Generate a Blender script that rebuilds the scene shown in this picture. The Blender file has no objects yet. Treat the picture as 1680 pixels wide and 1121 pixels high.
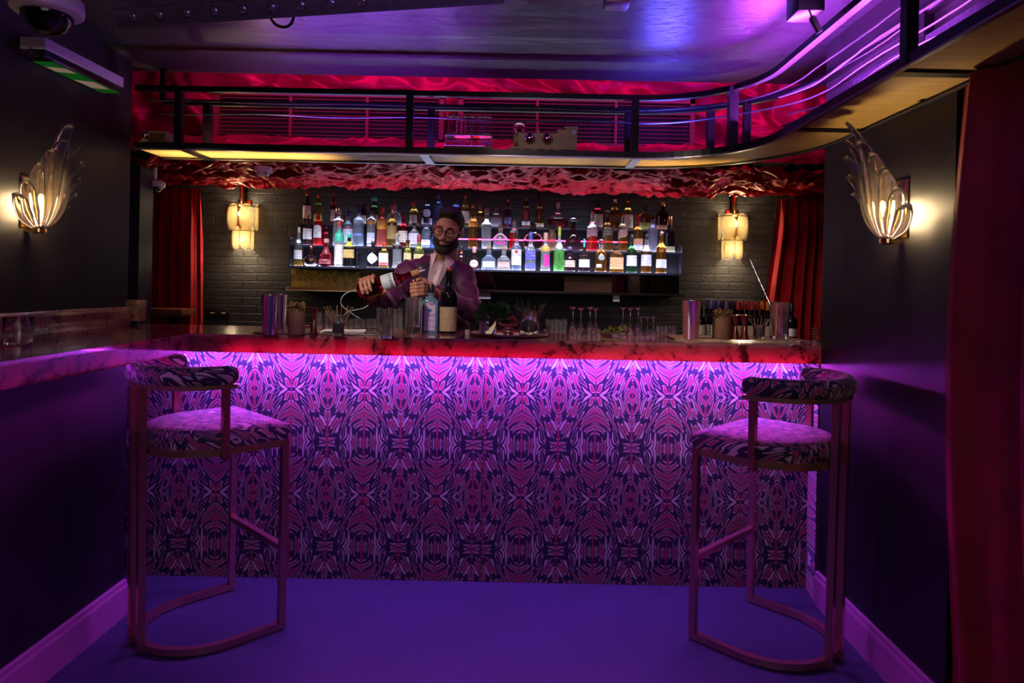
import bpy, bmesh, math, random
import numpy as np
from math import pi, sin, cos, radians as R
from mathutils import Vector, Matrix

C = bpy.context.scene.collection
random.seed(7)
RNG = np.random.default_rng(11)

# ---------------------------------------------------------------- camera geometry
U0, V0, F, H, RO = 857.0, 467.0, 1120.0, 1.35, 0.02
def ab(u, v):
    du, dv = u - U0, v - V0
    return du + RO * dv, dv - RO * du
def at(u, v, Y):
    a, b = ab(u, v)
    return Vector((a * Y / F, Y, H - b * Y / F))
def onz(u, v, z):
    a, b = ab(u, v)
    Y = (H - z) * F / b
    return Vector((a * Y / F, Y, z))

# ---------------------------------------------------------------- node helpers
def setv(sock, v):
    if isinstance(v, (int, float)):
        sock.default_value = v
    else:
        v = tuple(v)
        try:
            n = len(sock.default_value)
            if n == 4 and len(v) == 3: v = v + (1.0,)
        except TypeError:
            pass
        sock.default_value = v
class NT:
    def __init__(s, name):
        s.m = bpy.data.materials.new(name); s.m.use_nodes = True
        s.t = s.m.node_tree; s.n = s.t.nodes
        s.b = s.n['Principled BSDF']; s.out = s.n['Material Output']
    def new(s, typ, **kw):
        n = s.n.new(typ)
        for k, v in kw.items():
            if k.startswith('i_'):
                key = k[2:]
                key = int(key) if key.isdigit() else key.replace('_', ' ')
                s.put(n.inputs[key], v)
            else:
                setattr(n, k, v)
        return n
    def put(s, sock, v):
        if isinstance(v, bpy.types.NodeSocket): s.t.links.new(v, sock)
        else: setv(sock, v)
    def p(s, **kw):
        for k, v in kw.items():
            s.put(s.b.inputs[k.replace('_', ' ')], v)
        return s
    def math(s, op, a, b=0.0, c=None, clamp=False):
        n = s.new('ShaderNodeMath', operation=op, use_clamp=clamp)
        s.put(n.inputs[0], a); s.put(n.inputs[1], b)
        if c is not None: s.put(n.inputs[2], c)
        return n.outputs[0]
    def coord(s, kind='Object'):
        return s.new('ShaderNodeTexCoord').outputs[kind]
    def map(s, vec, scale=(1, 1, 1), loc=(0, 0, 0), rot=(0, 0, 0)):
        n = s.new('ShaderNodeMapping')
        s.put(n.inputs['Vector'], vec); setv(n.inputs['Scale'], scale); setv(n.inputs['Location'], loc); setv(n.inputs['Rotation'], rot)
        return n.outputs[0]
    def noise(s, vec, scale, detail=3, rough=0.5, dist=0.0):
        n = s.new('ShaderNodeTexNoise')
        s.put(n.inputs['Vector'], vec); setv(n.inputs['Scale'], scale); setv(n.inputs['Detail'], detail)
        setv(n.inputs['Roughness'], rough); setv(n.inputs['Distortion'], dist)
        return n.outputs['Fac']
    def ramp(s, fac, stops, interp='LINEAR'):
        n = s.new('ShaderNodeValToRGB'); s.put(n.inputs[0], fac)
        n.color_ramp.interpolation = interp
        e = n.color_ramp.elements
        while len(e) < len(stops): e.new(0.5)
        for k, (pos, col) in enumerate(stops):
            e[k].position = pos
            e[k].color = tuple(col) + (1.0,) if len(col) == 3 else col
        return n.outputs[0]
    def mix(s, fac, a, b, blend='MIX'):
        n = s.new('ShaderNodeMix', data_type='RGBA', blend_type=blend)
        s.put(n.inputs[0], fac); s.put(n.inputs[6], a); s.put(n.inputs[7], b)
        return n.outputs[2]
    def bump(s, h, strength=0.3, dist=0.01):
        n = s.new('ShaderNodeBump'); setv(n.inputs['Strength'], strength); setv(n.inputs['Distance'], dist)
        s.put(n.inputs['Height'], h)
        s.t.links.new(n.outputs[0], s.b.inputs['Normal'])
        return s
    def sep(s, vec):
        n = s.new('ShaderNodeSeparateXYZ'); s.put(n.inputs[0], vec); return n.outputs
    def comb(s, x=0.0, y=0.0, z=0.0):
        n = s.new('ShaderNodeCombineXYZ'); s.put(n.inputs[0], x); s.put(n.inputs[1], y); s.put(n.inputs[2], z); return n.outputs[0]

_MC = {}
def mat(name, col, rough=0.5, metal=0.0, var=0.12, vs=30.0, bump=0.0, bs=200.0, **kw):
    """plain paint/metal/plastic with procedural mottling"""
    if name in _MC: return _MC[name]
    t = NT(name); v = t.coord()
    n = t.noise(v, vs, 4)
    lo = [max(0, c * (1 - var)) for c in col]; hi = [min(1, c * (1 + var)) for c in col]
    t.p(Base_Color=t.ramp(n, [(0.3, lo), (0.7, hi)]), Roughness=rough, Metallic=metal)
    for k, x in kw.items(): t.p(**{k: x})
    if bump: t.bump(t.noise(v, bs, 3), bump, 0.002)
    _MC[name] = t.m
    return t.m
def emis(name, col, strength):
    if name in _MC: return _MC[name]
    t = NT(name)
    n = t.noise(t.coord(), 3.0)
    t.p(Base_Color=(0.02, 0.02, 0.02), Emission_Color=t.ramp(n, [(0, [c * 0.96 for c in col]), (1, col)]), Emission_Strength=strength)
    _MC[name] = t.m
    return t.m
def glass(name, col=(1, 1, 1), rough=0.0, ior=1.45, fill=None, top=(0.95, 0.96, 1.0), trans=1.0, emit=0.0):
    """glass; with fill = height of the liquid level (object space) the tint stops there"""
    if name in _MC: return _MC[name]
    t = NT(name)
    c = t.coord()
    n = t.noise(c, 14.0, 2)
    base = t.ramp(n, [(0.3, [x * 0.95 for x in col]), (0.7, col)])
    if fill is not None:
        z = t.sep(c)[2]
        f = t.math('GREATER_THAN', z, fill)
        base = t.mix(f, base, top)
    t.p(Base_Color=base, Roughness=rough, IOR=ior, Transmission_Weight=trans)
    _MC[name] = t.m
    return t.m

# ---------------------------------------------------------------- mesh builder
class MB:
    def __init__(s): s.v = []; s.f = []
    def add(s, verts, faces, M=None):
        o = len(s.v)
        if M is not None: verts = [M @ Vector(p) for p in verts]
        s.v.extend([tuple(p) for p in verts]); s.f.extend([tuple(i + o for i in f) for f in faces]); return s
    def box(s, lo, hi, M=None, bev=0.0):
        x0, y0, z0 = lo; x1, y1, z1 = hi
        if bev <= 0:
            v = [(x0,y0,z0),(x1,y0,z0),(x1,y1,z0),(x0,y1,z0),(x0,y0,z1),(x1,y0,z1),(x1,y1,z1),(x0,y1,z1)]
            return s.add(v, [(0,3,2,1),(4,5,6,7),(0,1,5,4),(1,2,6,5),(2,3,7,6),(3,0,4,7)], M)
        bm = bmesh.new(); bmesh.ops.create_cube(bm, size=1.0)
        for q in bm.verts: q.co = Vector((x0+(q.co.x+.5)*(x1-x0), y0+(q.co.y+.5)*(y1-y0), z0+(q.co.z+.5)*(z1-z0)))
        bmesh.ops.bevel(bm, geom=bm.edges[:], offset=bev, segments=2, profile=0.5, affect='EDGES')
        bm.verts.index_update()
        vs = [q.co.copy() for q in bm.verts]; fs = [[q.index for q in f.verts] for f in bm.faces]
        bm.free(); return s.add(vs, fs, M)
    def loft(s, rings, M=None, cap0=True, cap1=True, closed=True):
        n = len(rings[0]); v = [p for r in rings for p in r]; f = []
        for i in range(len(rings) - 1):
            for j in range(n if closed else n - 1):
                k = (j + 1) % n
                f.append((i*n+j, i*n+k, (i+1)*n+k, (i+1)*n+j))
        if closed and cap0: f.append(tuple(range(n - 1, -1, -1)))
        if closed and cap1: f.append(tuple((len(rings)-1)*n + j for j in range(n)))
        return s.add(v, f, M)
    def lathe(s, prof, seg=20, M=None, cap0=True, cap1=True):
        rings = [[(r*cos(2*pi*j/seg), r*sin(2*pi*j/seg), z) for j in range(seg)] for r, z in prof]
        return s.loft(rings, M, cap0, cap1)
    def tube(s, path, rad, seg=8, sq=False, wh=None, up=(0,0,1), closed=False):
        """sweep; rad number or list; sq: square section; wh=(w,h) rectangular/elliptic section"""
        P = [Vector(p) for p in path]; n = len(P)
        rads = rad if isinstance(rad, (list, tuple)) else [rad]*n
        rings = []; prev = None
        for i in range(n):
            if closed: t = (P[(i+1) % n] - P[i-1])
            elif i == 0: t = P[1]-P[0]
            elif i == n-1: t = P[-1]-P[-2]
            else: t = (P[i+1]-P[i]).normalized() + (P[i]-P[i-1]).normalized()
            t = t.normalized() if t.length > 1e-9 else Vector((0,0,1))
            u = Vector(up)
            if abs(u.dot(t)) > 0.95: u = Vector((0,1,0)) if prev is None else prev
            sd = t.cross(u).normalized(); u2 = sd.cross(t).normalized(); prev = u2
            # miter
            k = 1.0
            if 0 < i < n-1 or closed:
                d = (P[(i+1) % n]-P[i]).normalized().dot(t); k = 1/max(d, 0.6)
            r = rads[i]
            if sq:
                w, h = wh if wh else (r, r)
                sec = [(-w,-h),(w,-h),(w,h),(-w,h)]
                rings.append([P[i] + sd*(a*k) + u2*b for a, b in sec])
            else:
                w, h = (r*wh[0], r*wh[1]) if wh else (r, r)
                rings.append([P[i] + sd*(w*cos(2*pi*j/seg)) + u2*(h*sin(2*pi*j/seg)) for j in range(seg)])
        if closed: rings.append(rings[0]); return s.loft(rings, None, False, False)
        return s.loft(rings)
    def ball(s, c, r, seg=16, rings=10, sc=(1,1,1), M=None):
        pr = []
        R_ = []
        for i in range(rings + 1):
            a = -pi/2 + pi*i/rings
            rr = max(cos(a), 0.001)
            R_.append([(c[0]+r*sc[0]*rr*cos(2*pi*j/seg), c[1]+r*sc[1]*rr*sin(2*pi*j/seg), c[2]+r*sc[2]*sin(a)) for j in range(seg)])
        return s.loft(R_, M)
    def grid(s, P, M=None, closed_u=False):
        """P: array (n,m,3)"""
        n, m = len(P), len(P[0]); v = [tuple(P[i][j]) for i in range(n) for j in range(m)]; f = []
        for i in range(n-1):
            for j in range(m-1): f.append((i*m+j, i*m+j+1, (i+1)*m+j+1, (i+1)*m+j))
        return s.add(v, f, M)
    def build(s, name, m, parent=None, smooth=True, angle=40, loc=None):
        me = bpy.data.meshes.new(name); me.from_pydata(s.v, [], s.f)
        bm = bmesh.new(); bm.from_mesh(me); bmesh.ops.recalc_face_normals(bm, faces=bm.faces[:]); bm.to_mesh(me); bm.free()
        if smooth:
            me.polygons.foreach_set('use_smooth', [True]*len(me.polygons))
            try: me.set_sharp_from_angle(angle=R(angle))
            except Exception: pass
        if isinstance(m, (list, tuple)):
            for q in m: me.materials.append(q)
        else: me.materials.append(m)
        o = bpy.data.objects.new(name, me); C.objects.link(o)
        if parent is not None: o.parent = parent
        if loc is not None: o.location = loc
        return o
def tag(o, label, cat, group=None, kind=None):
    o['label'] = label; o['category'] = cat
    if group: o['group'] = group
    if kind: o['kind'] = kind
    return o
def thing(name, label, cat, loc=(0,0,0), rz=0.0, group=None, rot=None):
    o = bpy.data.objects.new(name, None); o.empty_display_size = 0.05; C.objects.link(o)
    o.location = loc; o.rotation_euler = rot if rot is not None else (0, 0, rz)
    return tag(o, label, cat, group)
def struct(o, label=None):
    o['kind'] = 'structure'
    if label: o['label'] = label
    return o
def copy_tree(o, parent=None):
    c = o.copy(); C.objects.link(c)
    if parent is not None: c.parent = parent
    for ch in list(o.children): copy_tree(ch, c)
    return c
def text_mesh(txt, size, depth=0.0006, align='CENTER', extrude=True):
    cu = bpy.data.curves.new('lettering', 'FONT'); cu.body = txt; cu.size = size; cu.align_x = align; cu.align_y = 'CENTER'
    cu.extrude = depth; cu.resolution_u = 2
    o = bpy.data.objects.new('lettering', cu); C.objects.link(o)
    dg = bpy.context.evaluated_depsgraph_get(); dg.update()
    me = bpy.data.meshes.new_from_object(o.evaluated_get(dg))
    bpy.data.objects.remove(o); return me

# ---------------------------------------------------------------- numpy noise
_perm = RNG.random((257, 257))
def vnoise(x, y):
    xi = np.floor(x).astype(int); yi = np.floor(y).astype(int)
    fx = x - xi; fy = y - yi
    fx = fx*fx*fx*(fx*(fx*6-15)+10); fy = fy*fy*fy*(fy*(fy*6-15)+10)
    g = lambda a, b: _perm[a % 256, b % 256]
    return (g(xi,yi)*(1-fx)+g(xi+1,yi)*fx)*(1-fy) + (g(xi,yi+1)*(1-fx)+g(xi+1,yi+1)*fx)*fy
def folds(x, y, warp=0.6):
    """ridged, domain-warped folds in 0..1"""
    wx = vnoise(x*0.9+7.3, y*0.9+1.7) - 0.5; wy = vnoise(x*0.9+31.1, y*0.9+11.9) - 0.5
    x2, y2 = x + warp*2.4*wx, y + warp*2.4*wy
    a = 1 - np.abs(2*vnoise(x2, y2) - 1)
    b = 1 - np.abs(2*vnoise(x2*2.1+5.2 + a*0.8, y2*2.1+9.1) - 1)
    c = 1 - np.abs(2*vnoise(x2*4.3+15.2 + b*0.5, y2*4.3+3.1) - 1)
    return (0.6*a**1.4 + 0.28*b**1.3 + 0.12*c)

def silk(x, y, s=1.0):
    """smooth looping silk folds: sines along warped noise contours, about -1..1"""
    n1 = vnoise(x*1.1*s+3.7, y*1.3*s+8.2); n2 = vnoise(x*1.9*s+21.3, y*2.1*s+5.6); n3 = vnoise(x*3.4*s+40.1, y*3.6*s+17.7)
    a = np.sin(2*pi*(2.6*n1 + 0.55*y*s + 0.25*x*s + 0.25*n3))
    b = np.sin(2*pi*(2.4*n2 - 0.6*x*s + 0.5*y*s + 0.3*n1))
    c = np.sin(2*pi*(2.2*n3 + 0.9*x*s + 0.6*y*s))
    sh = lambda q: 1 - 2*(0.5-0.5*q)**0.75
    return 0.52*sh(a) + 0.31*sh(b) + 0.17*c
# ---------------------------------------------------------------- materials
def m_black_wall():
    t = NT('black_paint'); v = t.coord()
    n = t.noise(v, 9, 5); f = t.noise(v, 160, 3)
    t.p(Base_Color=t.ramp(n, [(0.3, (0.008, 0.006, 0.008)), (0.75, (0.013, 0.011, 0.013))]), Roughness=t.ramp(n, [(0.2, (0.42,)*3), (0.8, (0.55,)*3)]), Specular_IOR_Level=0.32)
    t.bump(f, 0.12, 0.002); return t.m
def m_ceiling():
    t = NT('black_ceiling_paint'); v = t.coord()
    st = t.noise(t.map(v, (2.2, 9.0, 4)), 4.0, 6, 0.62, 0.6)
    chip = t.ramp(t.noise(t.map(v, (1, 3.2, 1)), 16, 5, 0.7), [(0.56, (0, 0, 0)), (0.63, (1, 1, 1))])
    t.p(Base_Color=t.mix(chip, (0.024, 0.020, 0.026, 1), (0.008, 0.006, 0.008, 1)), Roughness=t.ramp(st, [(0.25, (0.32,)*3), (0.8, (0.46,)*3)]), Specular_IOR_Level=0.55)
    t.bump(t.math('ADD', t.math('MULTIPLY', st, 0.8), t.math('MULTIPLY', chip, -0.4)), 0.35, 0.006); return t.m
def m_floor():
    t = NT('dark_vinyl_floor'); v = t.coord()
    n = t.noise(v, 3, 5); g = t.noise(v, 420, 2, 0.6); h = t.noise(v, 45, 4, 0.6)
    c = t.mix(0.5, t.ramp(n, [(0.3, (0.032, 0.032, 0.060)), (0.7, (0.048, 0.047, 0.088))]), t.ramp(g, [(0.35, (0.026, 0.027, 0.055)), (0.7, (0.070, 0.068, 0.122))]))
    t.p(Base_Color=c, Roughness=t.ramp(h, [(0.3, (0.5,)*3), (0.7, (0.66,)*3)])); t.bump(g, 0.2, 0.001); return t.m
def m_brick():
    t = NT('black_painted_brick'); v = t.coord(); s = t.sep(v)
    vec = t.comb(s[0], s[2], 0.0)
    w = t.new('ShaderNodeTexBrick', offset=0.5, squash=1.0)
    t.put(w.inputs['Vector'], vec); 
    for k, x in (('Scale', 1.0), ('Mortar Size', 0.006), ('Mortar Smooth', 0.4), ('Bias', 0.0), ('Brick Width', 0.235), ('Row Height', 0.0635)): setv(w.inputs[k], x)
    setv(w.inputs['Color1'], (0.026, 0.025, 0.028)); setv(w.inputs['Color2'], (0.017, 0.016, 0.018)); setv(w.inputs['Mortar'], (0.010, 0.009, 0.010))
    r = t.noise(v, 38, 6, 0.65); r2 = t.noise(v, 7, 3)
    t.p(Base_Color=t.mix(0.35, w.outputs['Color'], t.ramp(r, [(0.3, (0.012, 0.012, 0.013)), (0.7, (0.034, 0.033, 0.036))])), Roughness=t.ramp(r2, [(0.3, (0.42,)*3), (0.7, (0.6,)*3)]))
    hgt = t.math('ADD', t.math('MULTIPLY', w.outputs['Fac'], -1.0), t.math('MULTIPLY', r, 0.55))
    t.bump(hgt, 0.9, 0.012); return t.m
def m_satin(name='red_satin', bl=(0.010, 0.018)):
    t = NT(name); v = t.coord()
    n = t.noise(v, 5, 3)
    t.p(Base_Color=t.ramp(n, [(0.3, (0.28, 0.003, bl[0])), (0.7, (0.38, 0.005, bl[1]))]), Roughness=0.38, Metallic=0.45, Specular_IOR_Level=0.02)
    t.bump(t.noise(t.map(v, (1, 1, 1)), 60, 3), 0.12, 0.004); return t.m
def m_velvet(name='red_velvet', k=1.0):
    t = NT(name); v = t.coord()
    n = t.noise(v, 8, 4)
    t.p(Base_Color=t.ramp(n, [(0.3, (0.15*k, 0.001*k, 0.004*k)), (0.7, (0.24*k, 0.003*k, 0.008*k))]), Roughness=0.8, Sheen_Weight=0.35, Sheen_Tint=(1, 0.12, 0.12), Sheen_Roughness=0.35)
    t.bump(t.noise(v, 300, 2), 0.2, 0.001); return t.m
def m_resin(name='pink_marbled_resin', trans=0.0):
    t = NT(name); v = t.coord()
    n = t.noise(v, 6.5, 7, 0.62, 1.2); n2 = t.noise(v, 24, 5, 0.7, 0.5)
    c = t.ramp(n, [(0.28, (0.11, 0.022, 0.028)), (0.42, (0.36, 0.10, 0.11)), (0.62, (0.48, 0.15, 0.155)), (0.78, (0.28, 0.065, 0.075))])
    spot = t.ramp(t.math('MULTIPLY', n, n2), [(0.17, (1, 1, 1)), (0.22, (0, 0, 0))])
    c = t.mix(spot, c, (0.08, 0.016, 0.02, 1))
    t.p(Base_Color=c, Roughness=0.3 if trans else 0.16, Coat_Weight=0.1 if trans else 0.6, Coat_Roughness=0.05)
    if trans:
        d = t.new('ShaderNodeBsdfTranslucent'); t.put(d.inputs[0], c)
        ms = t.new('ShaderNodeMixShader'); setv(ms.inputs[0], trans)
        t.t.links.new(t.b.outputs[0], ms.inputs[1]); t.t.links.new(d.outputs[0], ms.inputs[2]); t.t.links.new(ms.outputs[0], t.out.inputs[0])
    return t.m
def ikat(name, mode):
    """mirrored tiger / ikat figure: leaf-like stripes cut from the contours of a stretched, warped field"""
    t = NT(name); v = t.coord(); s = t.sep(v)
    if mode == 'panel':
        pu = t.math('PINGPONG', t.math('ADD', s[0], 10.0), 0.166); pw = t.math('PINGPONG', t.math('ADD', s[2], 10.0), 0.236)
        sc_ = 1.0
    else:
        pu = t.math('PINGPONG', t.math('ADD', s[0], 10.0), 0.15); pw = t.math('ADD', t.math('MULTIPLY', s[2], 1.3), s[1])
        sc_ = 1.0
    vec = t.comb(pu, pw, 0.0)
    # shear so that stripes climb outwards like leaves on a stem, then bend them with slow noise
    wob = t.math('SUBTRACT', t.noise(t.map(vec, (7, 7, 1), (4.2, 1.1, 0)), 1.0, 1.0, 0.4), 0.5)
    wob2 = t.math('SUBTRACT', t.noise(t.map(vec, (5, 5, 1), (14.2, 7.1, 0)), 1.0, 1.0, 0.4), 0.5)
    across = t.math('ADD', t.math('SUBTRACT', t.math('MULTIPLY', pu, 1.0), t.math('MULTIPLY', pw, 0.46 if mode != 'panel' else 0.72)), t.math('MULTIPLY', wob, 0.145 if mode != 'panel' else 0.13))
    along = t.math('ADD', t.math('ADD', t.math('MULTIPLY', pu, 0.5), pw), t.math('MULTIPLY', wob2, 0.16))
    lv = t.comb(t.math('MULTIPLY', across, 56.0 if mode == 'panel' else 82.0), t.math('MULTIPLY', along, 10.5 if mode == 'panel' else 14.0), 0.0)
    vo = t.new('ShaderNodeTexVoronoi', voronoi_dimensions='2D', feature='DISTANCE_TO_EDGE'); t.put(vo.inputs['Vector'], lv); setv(vo.inputs['Scale'], 1.0); setv(vo.inputs['Randomness'], 0.85)
    vc = t.new('ShaderNodeTexVoronoi', voronoi_dimensions='2D', feature='F1'); t.put(vc.inputs['Vector'], lv); setv(vc.inputs['Scale'], 1.0); setv(vc.inputs['Randomness'], 0.85)
    d = t.math('ADD', vo.outputs['Distance'], t.math('MULTIPLY', t.math('SUBTRACT', t.noise(lv, 2.2, 2.0), 0.5), 0.10))
    sel = t.sep(vc.outputs['Color'])[0]
    sel = t.math('ADD', t.math('MULTIPLY', sel, 0.6), t.math('MULTIPLY', t.noise(t.map(vec, (11, 6, 1), (11, 2, 0)), 1.0, 1.0), 0.45))
    pale, dark = (0.60, 0.47, 0.42), (0.015, 0.009, 0.032)
    red = (0.42, 0.030, 0.075)
    fill = t.ramp(sel, [(0.0, dark), (0.29, dark), (0.31, (0.34, 0.05, 0.09)), (0.56, red), (0.59, (0.45, 0.20, 0.2)), (0.68, pale), (1.0, pale)])
    # black gap -> pale outline -> fill
    gap = t.ramp(d, [(0.0, (0,)*3), (0.155, (0,)*3), (0.185, (1,)*3)])
    line = t.ramp(d, [(0.0, (1,)*3), (0.232, (1,)*3), (0.262, (0,)*3)])
    c = t.mix(gap, dark + (1,), t.mix(line, fill, (0.56, 0.40, 0.37, 1)))
    if mode == 'panel':
        # red stems on the mirror axes
        ax = t.math('ADD', t.math('MULTIPLY', t.noise(t.map(v, (1, 1, 16)), 1.0, 1.0), 0.016), -0.0045)
        stem = t.math('LESS_THAN', t.math('MINIMUM', pu, t.math('SUBTRACT', 0.166, pu)), ax)
        c = t.mix(stem, c, (0.36, 0.02, 0.07, 1))
    th = t.noise(v, 500, 2)
    t.p(Base_Color=c, Roughness=0.75, Sheen_Weight=0.2); t.bump(th, 0.25, 0.001)
    return t.m
def m_gold_board():
    t = NT('gold_lacquered_board'); v = t.coord()
    n = t.noise(t.map(v, (3, 22, 8)), 2.0, 5, 0.6); g = t.noise(v, 260, 2)
    t.p(Base_Color=t.ramp(n, [(0.3, (0.50, 0.31, 0.08)), (0.7, (0.68, 0.44, 0.14))]), Roughness=0.5, Metallic=0.1); t.bump(g, 0.15, 0.001); return t.m
def m_wood(name='orange_wood', a=(0.20, 0.07, 0.02), b=(0.36, 0.14, 0.05)):
    t = NT(name); v = t.coord()
    n = t.noise(t.map(v, (3, 30, 30)), 2.0, 6, 0.6, 0.8)
    t.p(Base_Color=t.ramp(n, [(0.3, a), (0.7, b)]), Roughness=0.38); t.bump(n, 0.1, 0.002); return t.m

M_WALL = m_black_wall(); M_CEIL = m_ceiling(); M_FLOOR = m_floor(); M_BRICK = m_brick(); M_SATIN = m_satin(); M_SATIN_LIT = m_satin('pink_lit_satin', (0.026, 0.042)); M_VELVET = m_velvet(); M_VELVET_LIT = m_velvet('lit_red_velvet', 2.6)
M_RESIN = m_resin(); M_RESIN_T = m_resin('backlit_pink_resin', 0.55); M_PANEL = ikat('tiger_ikat_wallpaper', 'panel'); M_TIGER = ikat('tiger_velvet', 'seat')
M_GOLDB = m_gold_board(); M_WOOD = m_wood()
M_BLKMET = mat('black_painted_steel', (0.004, 0.003, 0.004), 0.35, 0.0, bump=0.1, Specular_IOR_Level=0.22)
M_BRONZE = mat('bronze_metal', (0.60, 0.27, 0.23), 0.27, 0.86, var=0.06)
M_BRASS = mat('polished_brass', (0.80, 0.52, 0.20), 0.18, 1.0, var=0.05)
M_COPPER = mat('copper_metal', (0.80, 0.30, 0.20), 0.2, 1.0, var=0.05)
M_STEEL = mat('polished_steel', (0.86, 0.85, 0.84), 0.22, 1.0, var=0.04)
M_WHITEP = mat('white_plastic', (0.75, 0.74, 0.72), 0.4, 0.0, var=0.04)
M_BLKP = mat('black_plastic', (0.012, 0.012, 0.013), 0.35, 0.0)
M_PINKP = mat('mauve_gloss_paint', (0.50, 0.16, 0.32), 0.3, 0.0, var=0.08)
M_GLASS = glass('clear_glass', (0.97, 0.98, 1.0))
# ================================================================= SETTING
ZC = 2.42      # ceiling
def sbox(name, lo, hi, m, label=None, bev=0.0):
    return struct(MB().box(lo, hi, None, bev).build(name, m, None, smooth=bev > 0), label)
sbox('floor', (-3.2, -2.0, -0.05), (2.6, 5.6, 0.0), M_FLOOR)
sbox('ceiling', (-2.2, -2.0, ZC), (2.0, 3.55, ZC+0.08), M_CEIL)
sbox('ceiling_rear', (-3.2, 3.55, 2.78), (2.6, 5.6, 2.84), M_WALL)
sbox('wall_left', (-2.10, -2.0, 0.0), (-1.95, 3.375, ZC), M_WALL)
sbox('wall_left_low', (-1.95, -2.0, 0.0), (-1.57, 2.73, 1.03), M_WALL)
sbox('wall_right', (1.30, 2.06, 0.0), (1.45, 2.96, ZC), M_WALL)
sbox('wall_right_near', (1.30, -2.0, 0.0), (1.45, 0.95, ZC), M_WALL)
sbox('wall_right_lintel', (1.30, 0.95, 2.12), (1.45, 2.06, ZC), M_WALL)
sbox('wall_right_lobby', (1.45, 0.85, 0.0), (2.55, 0.95, ZC), M_WALL)
sbox('wall_front', (-3.2, -2.1, 0.0), (2.6, -2.0, ZC), M_WALL)
sbox('wall_back', (-3.2, 5.45, 0.0), (2.6, 5.6, 2.78), M_BRICK)
sbox('wall_left_rear', (-3.2, 3.3, 0.0), (-3.1, 5.6, 2.78), M_WALL)
sbox('wall_right_rear', (2.5, 0.85, 0.0), (2.6, 5.6, 2.78), M_WALL)
sbox('wall_left_return', (-3.2, 3.25, 0.0), (-1.96, 3.36, 2.78), M_WALL)
sbox('wall_right_return', (1.40, 3.00, 0.0), (2.6, 3.10, 2.78), M_WALL)
# bulkhead carrying the satin and the vent grilles
sbox('wall_bulkhead', (-3.1, 4.16, 2.22), (2.5, 4.24, 2.78), M_WALL)
# door jamb seen past the left wall end
j = sbox('trim_1', (-2.62, 4.15, 0.0), (-2.335, 4.3, 2.05), mat('grey_gloss_paint', (0.03, 0.033, 0.04), 0.3))
def baseboard(name, x0, x1, y0, y1, side):
    mb = MB()
    # stepped profile swept along Y
    if side < 0: sec = [(x0, 0), (x0+0.018, 0), (x0+0.018, 0.115), (x0+0.013, 0.125), (x0+0.013, 0.138), (x0, 0.142)]
    else: sec = [(x1, 0), (x1-0.018, 0), (x1-0.018, 0.115), (x1-0.013, 0.125), (x1-0.013, 0.138), (x1, 0.142)]
    mb.loft([[(x, y0, z) for x, z in sec], [(x, y1, z) for x, z in sec]])
    return struct(mb.build(name, M_PINKP, None, smooth=False))
baseboard('baseboard_left', -1.57, 0, -2.0, 2.73, -1)
baseboard('baseboard_right', 0, 1.30, 2.06, 2.945, 1)

# ================================================================= BAR
ZT, ZB, YF, YP = 1.11, 1.032, 2.95, 3.09
bar = thing('wallpapered_bar', 'long bar front covered in pink and black tiger ikat wallpaper below the counter', 'bar', (0, YP, 0))
for x0, x1, off in ((-1.93, -0.42, 0.0), (-0.418, -0.165, 0.0), (-0.163, 1.318, 0.05)):
    o = MB().box((x0-off, 0, 0.0), (x1-off, 0.02, 1.03)).build('wallpaper_panel', M_PANEL, bar, smooth=False); o.location = (off, 0, 0)
o = MB().loft([[(1.318, 0.0, z), (1.299, -0.125, z), (1.294, -0.125, z), (1.309, 0.0, z)] for z in (0.0, 1.028)]).build('side_strip', M_PANEL, bar, smooth=False)
MB().box((-1.93, 0.02, 0.0), (1.36, 0.06, 1.03)).build('back_board', M_BLKP, bar, smooth=False)
MB().box((-1.55, -0.075, 1.0265), (1.28, -0.045, 1.0318)).build('light_channel', M_BLKMET, bar, smooth=False)
# counter (L-shaped worktop): top slab + translucent apron
ct = thing('bar_counter', 'L-shaped glossy pink marbled resin counter glowing red along its front edge', 'counter', (0, 0, 0))
XL = -1.42
slab = MB(); zt0 = ZT - 0.012
out = [(-1.95, -1.2), (XL, -1.2), (XL, YF), (1.298, YF), (1.298, 3.02), (1.395, 3.02), (1.395, 3.5), (-1.95, 3.5)]
n = len(out)
vs = [(x, y, zt0) for x, y in out] + [(x, y, ZT) for x, y in out]
slab.add(vs, [tuple(range(n-1, -1, -1)), tuple(range(n, 2*n))] + [(i, (i+1) % n, n+(i+1) % n, n+i) for i in range(n)])
so = slab.build('worktop', M_RESIN, ct, smooth=False)
MB().box((XL-0.004, YF, ZB), (1.298, YF+0.006, zt0)).build('front_apron', M_RESIN_T, ct, smooth=False)
MB().box((XL-0.006, -1.2, ZB), (XL, YF, zt0)).build('side_apron', M_RESIN_T, ct, smooth=False)
MB().box((XL-0.1, YF+0.07, ZB), (1.298, YP-0.001, zt0)).build('underside', M_BLKP, ct, smooth=False)
MB().box((-1.94, -1.2, ZB), (XL-0.07, YF+0.07, zt0)).build('underside', M_BLKP, ct, smooth=False)
MB().box((-1.948, YP+0.061, 1.04), (1.36, 3.5, zt0)).build('underside', M_BLKP, ct, smooth=False)
MB().box((-1.9495, -1.2, ZT), (-1.925, 3.36, 1.205), None, 0.003).build('backsplash', M_RESIN, ct)
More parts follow.
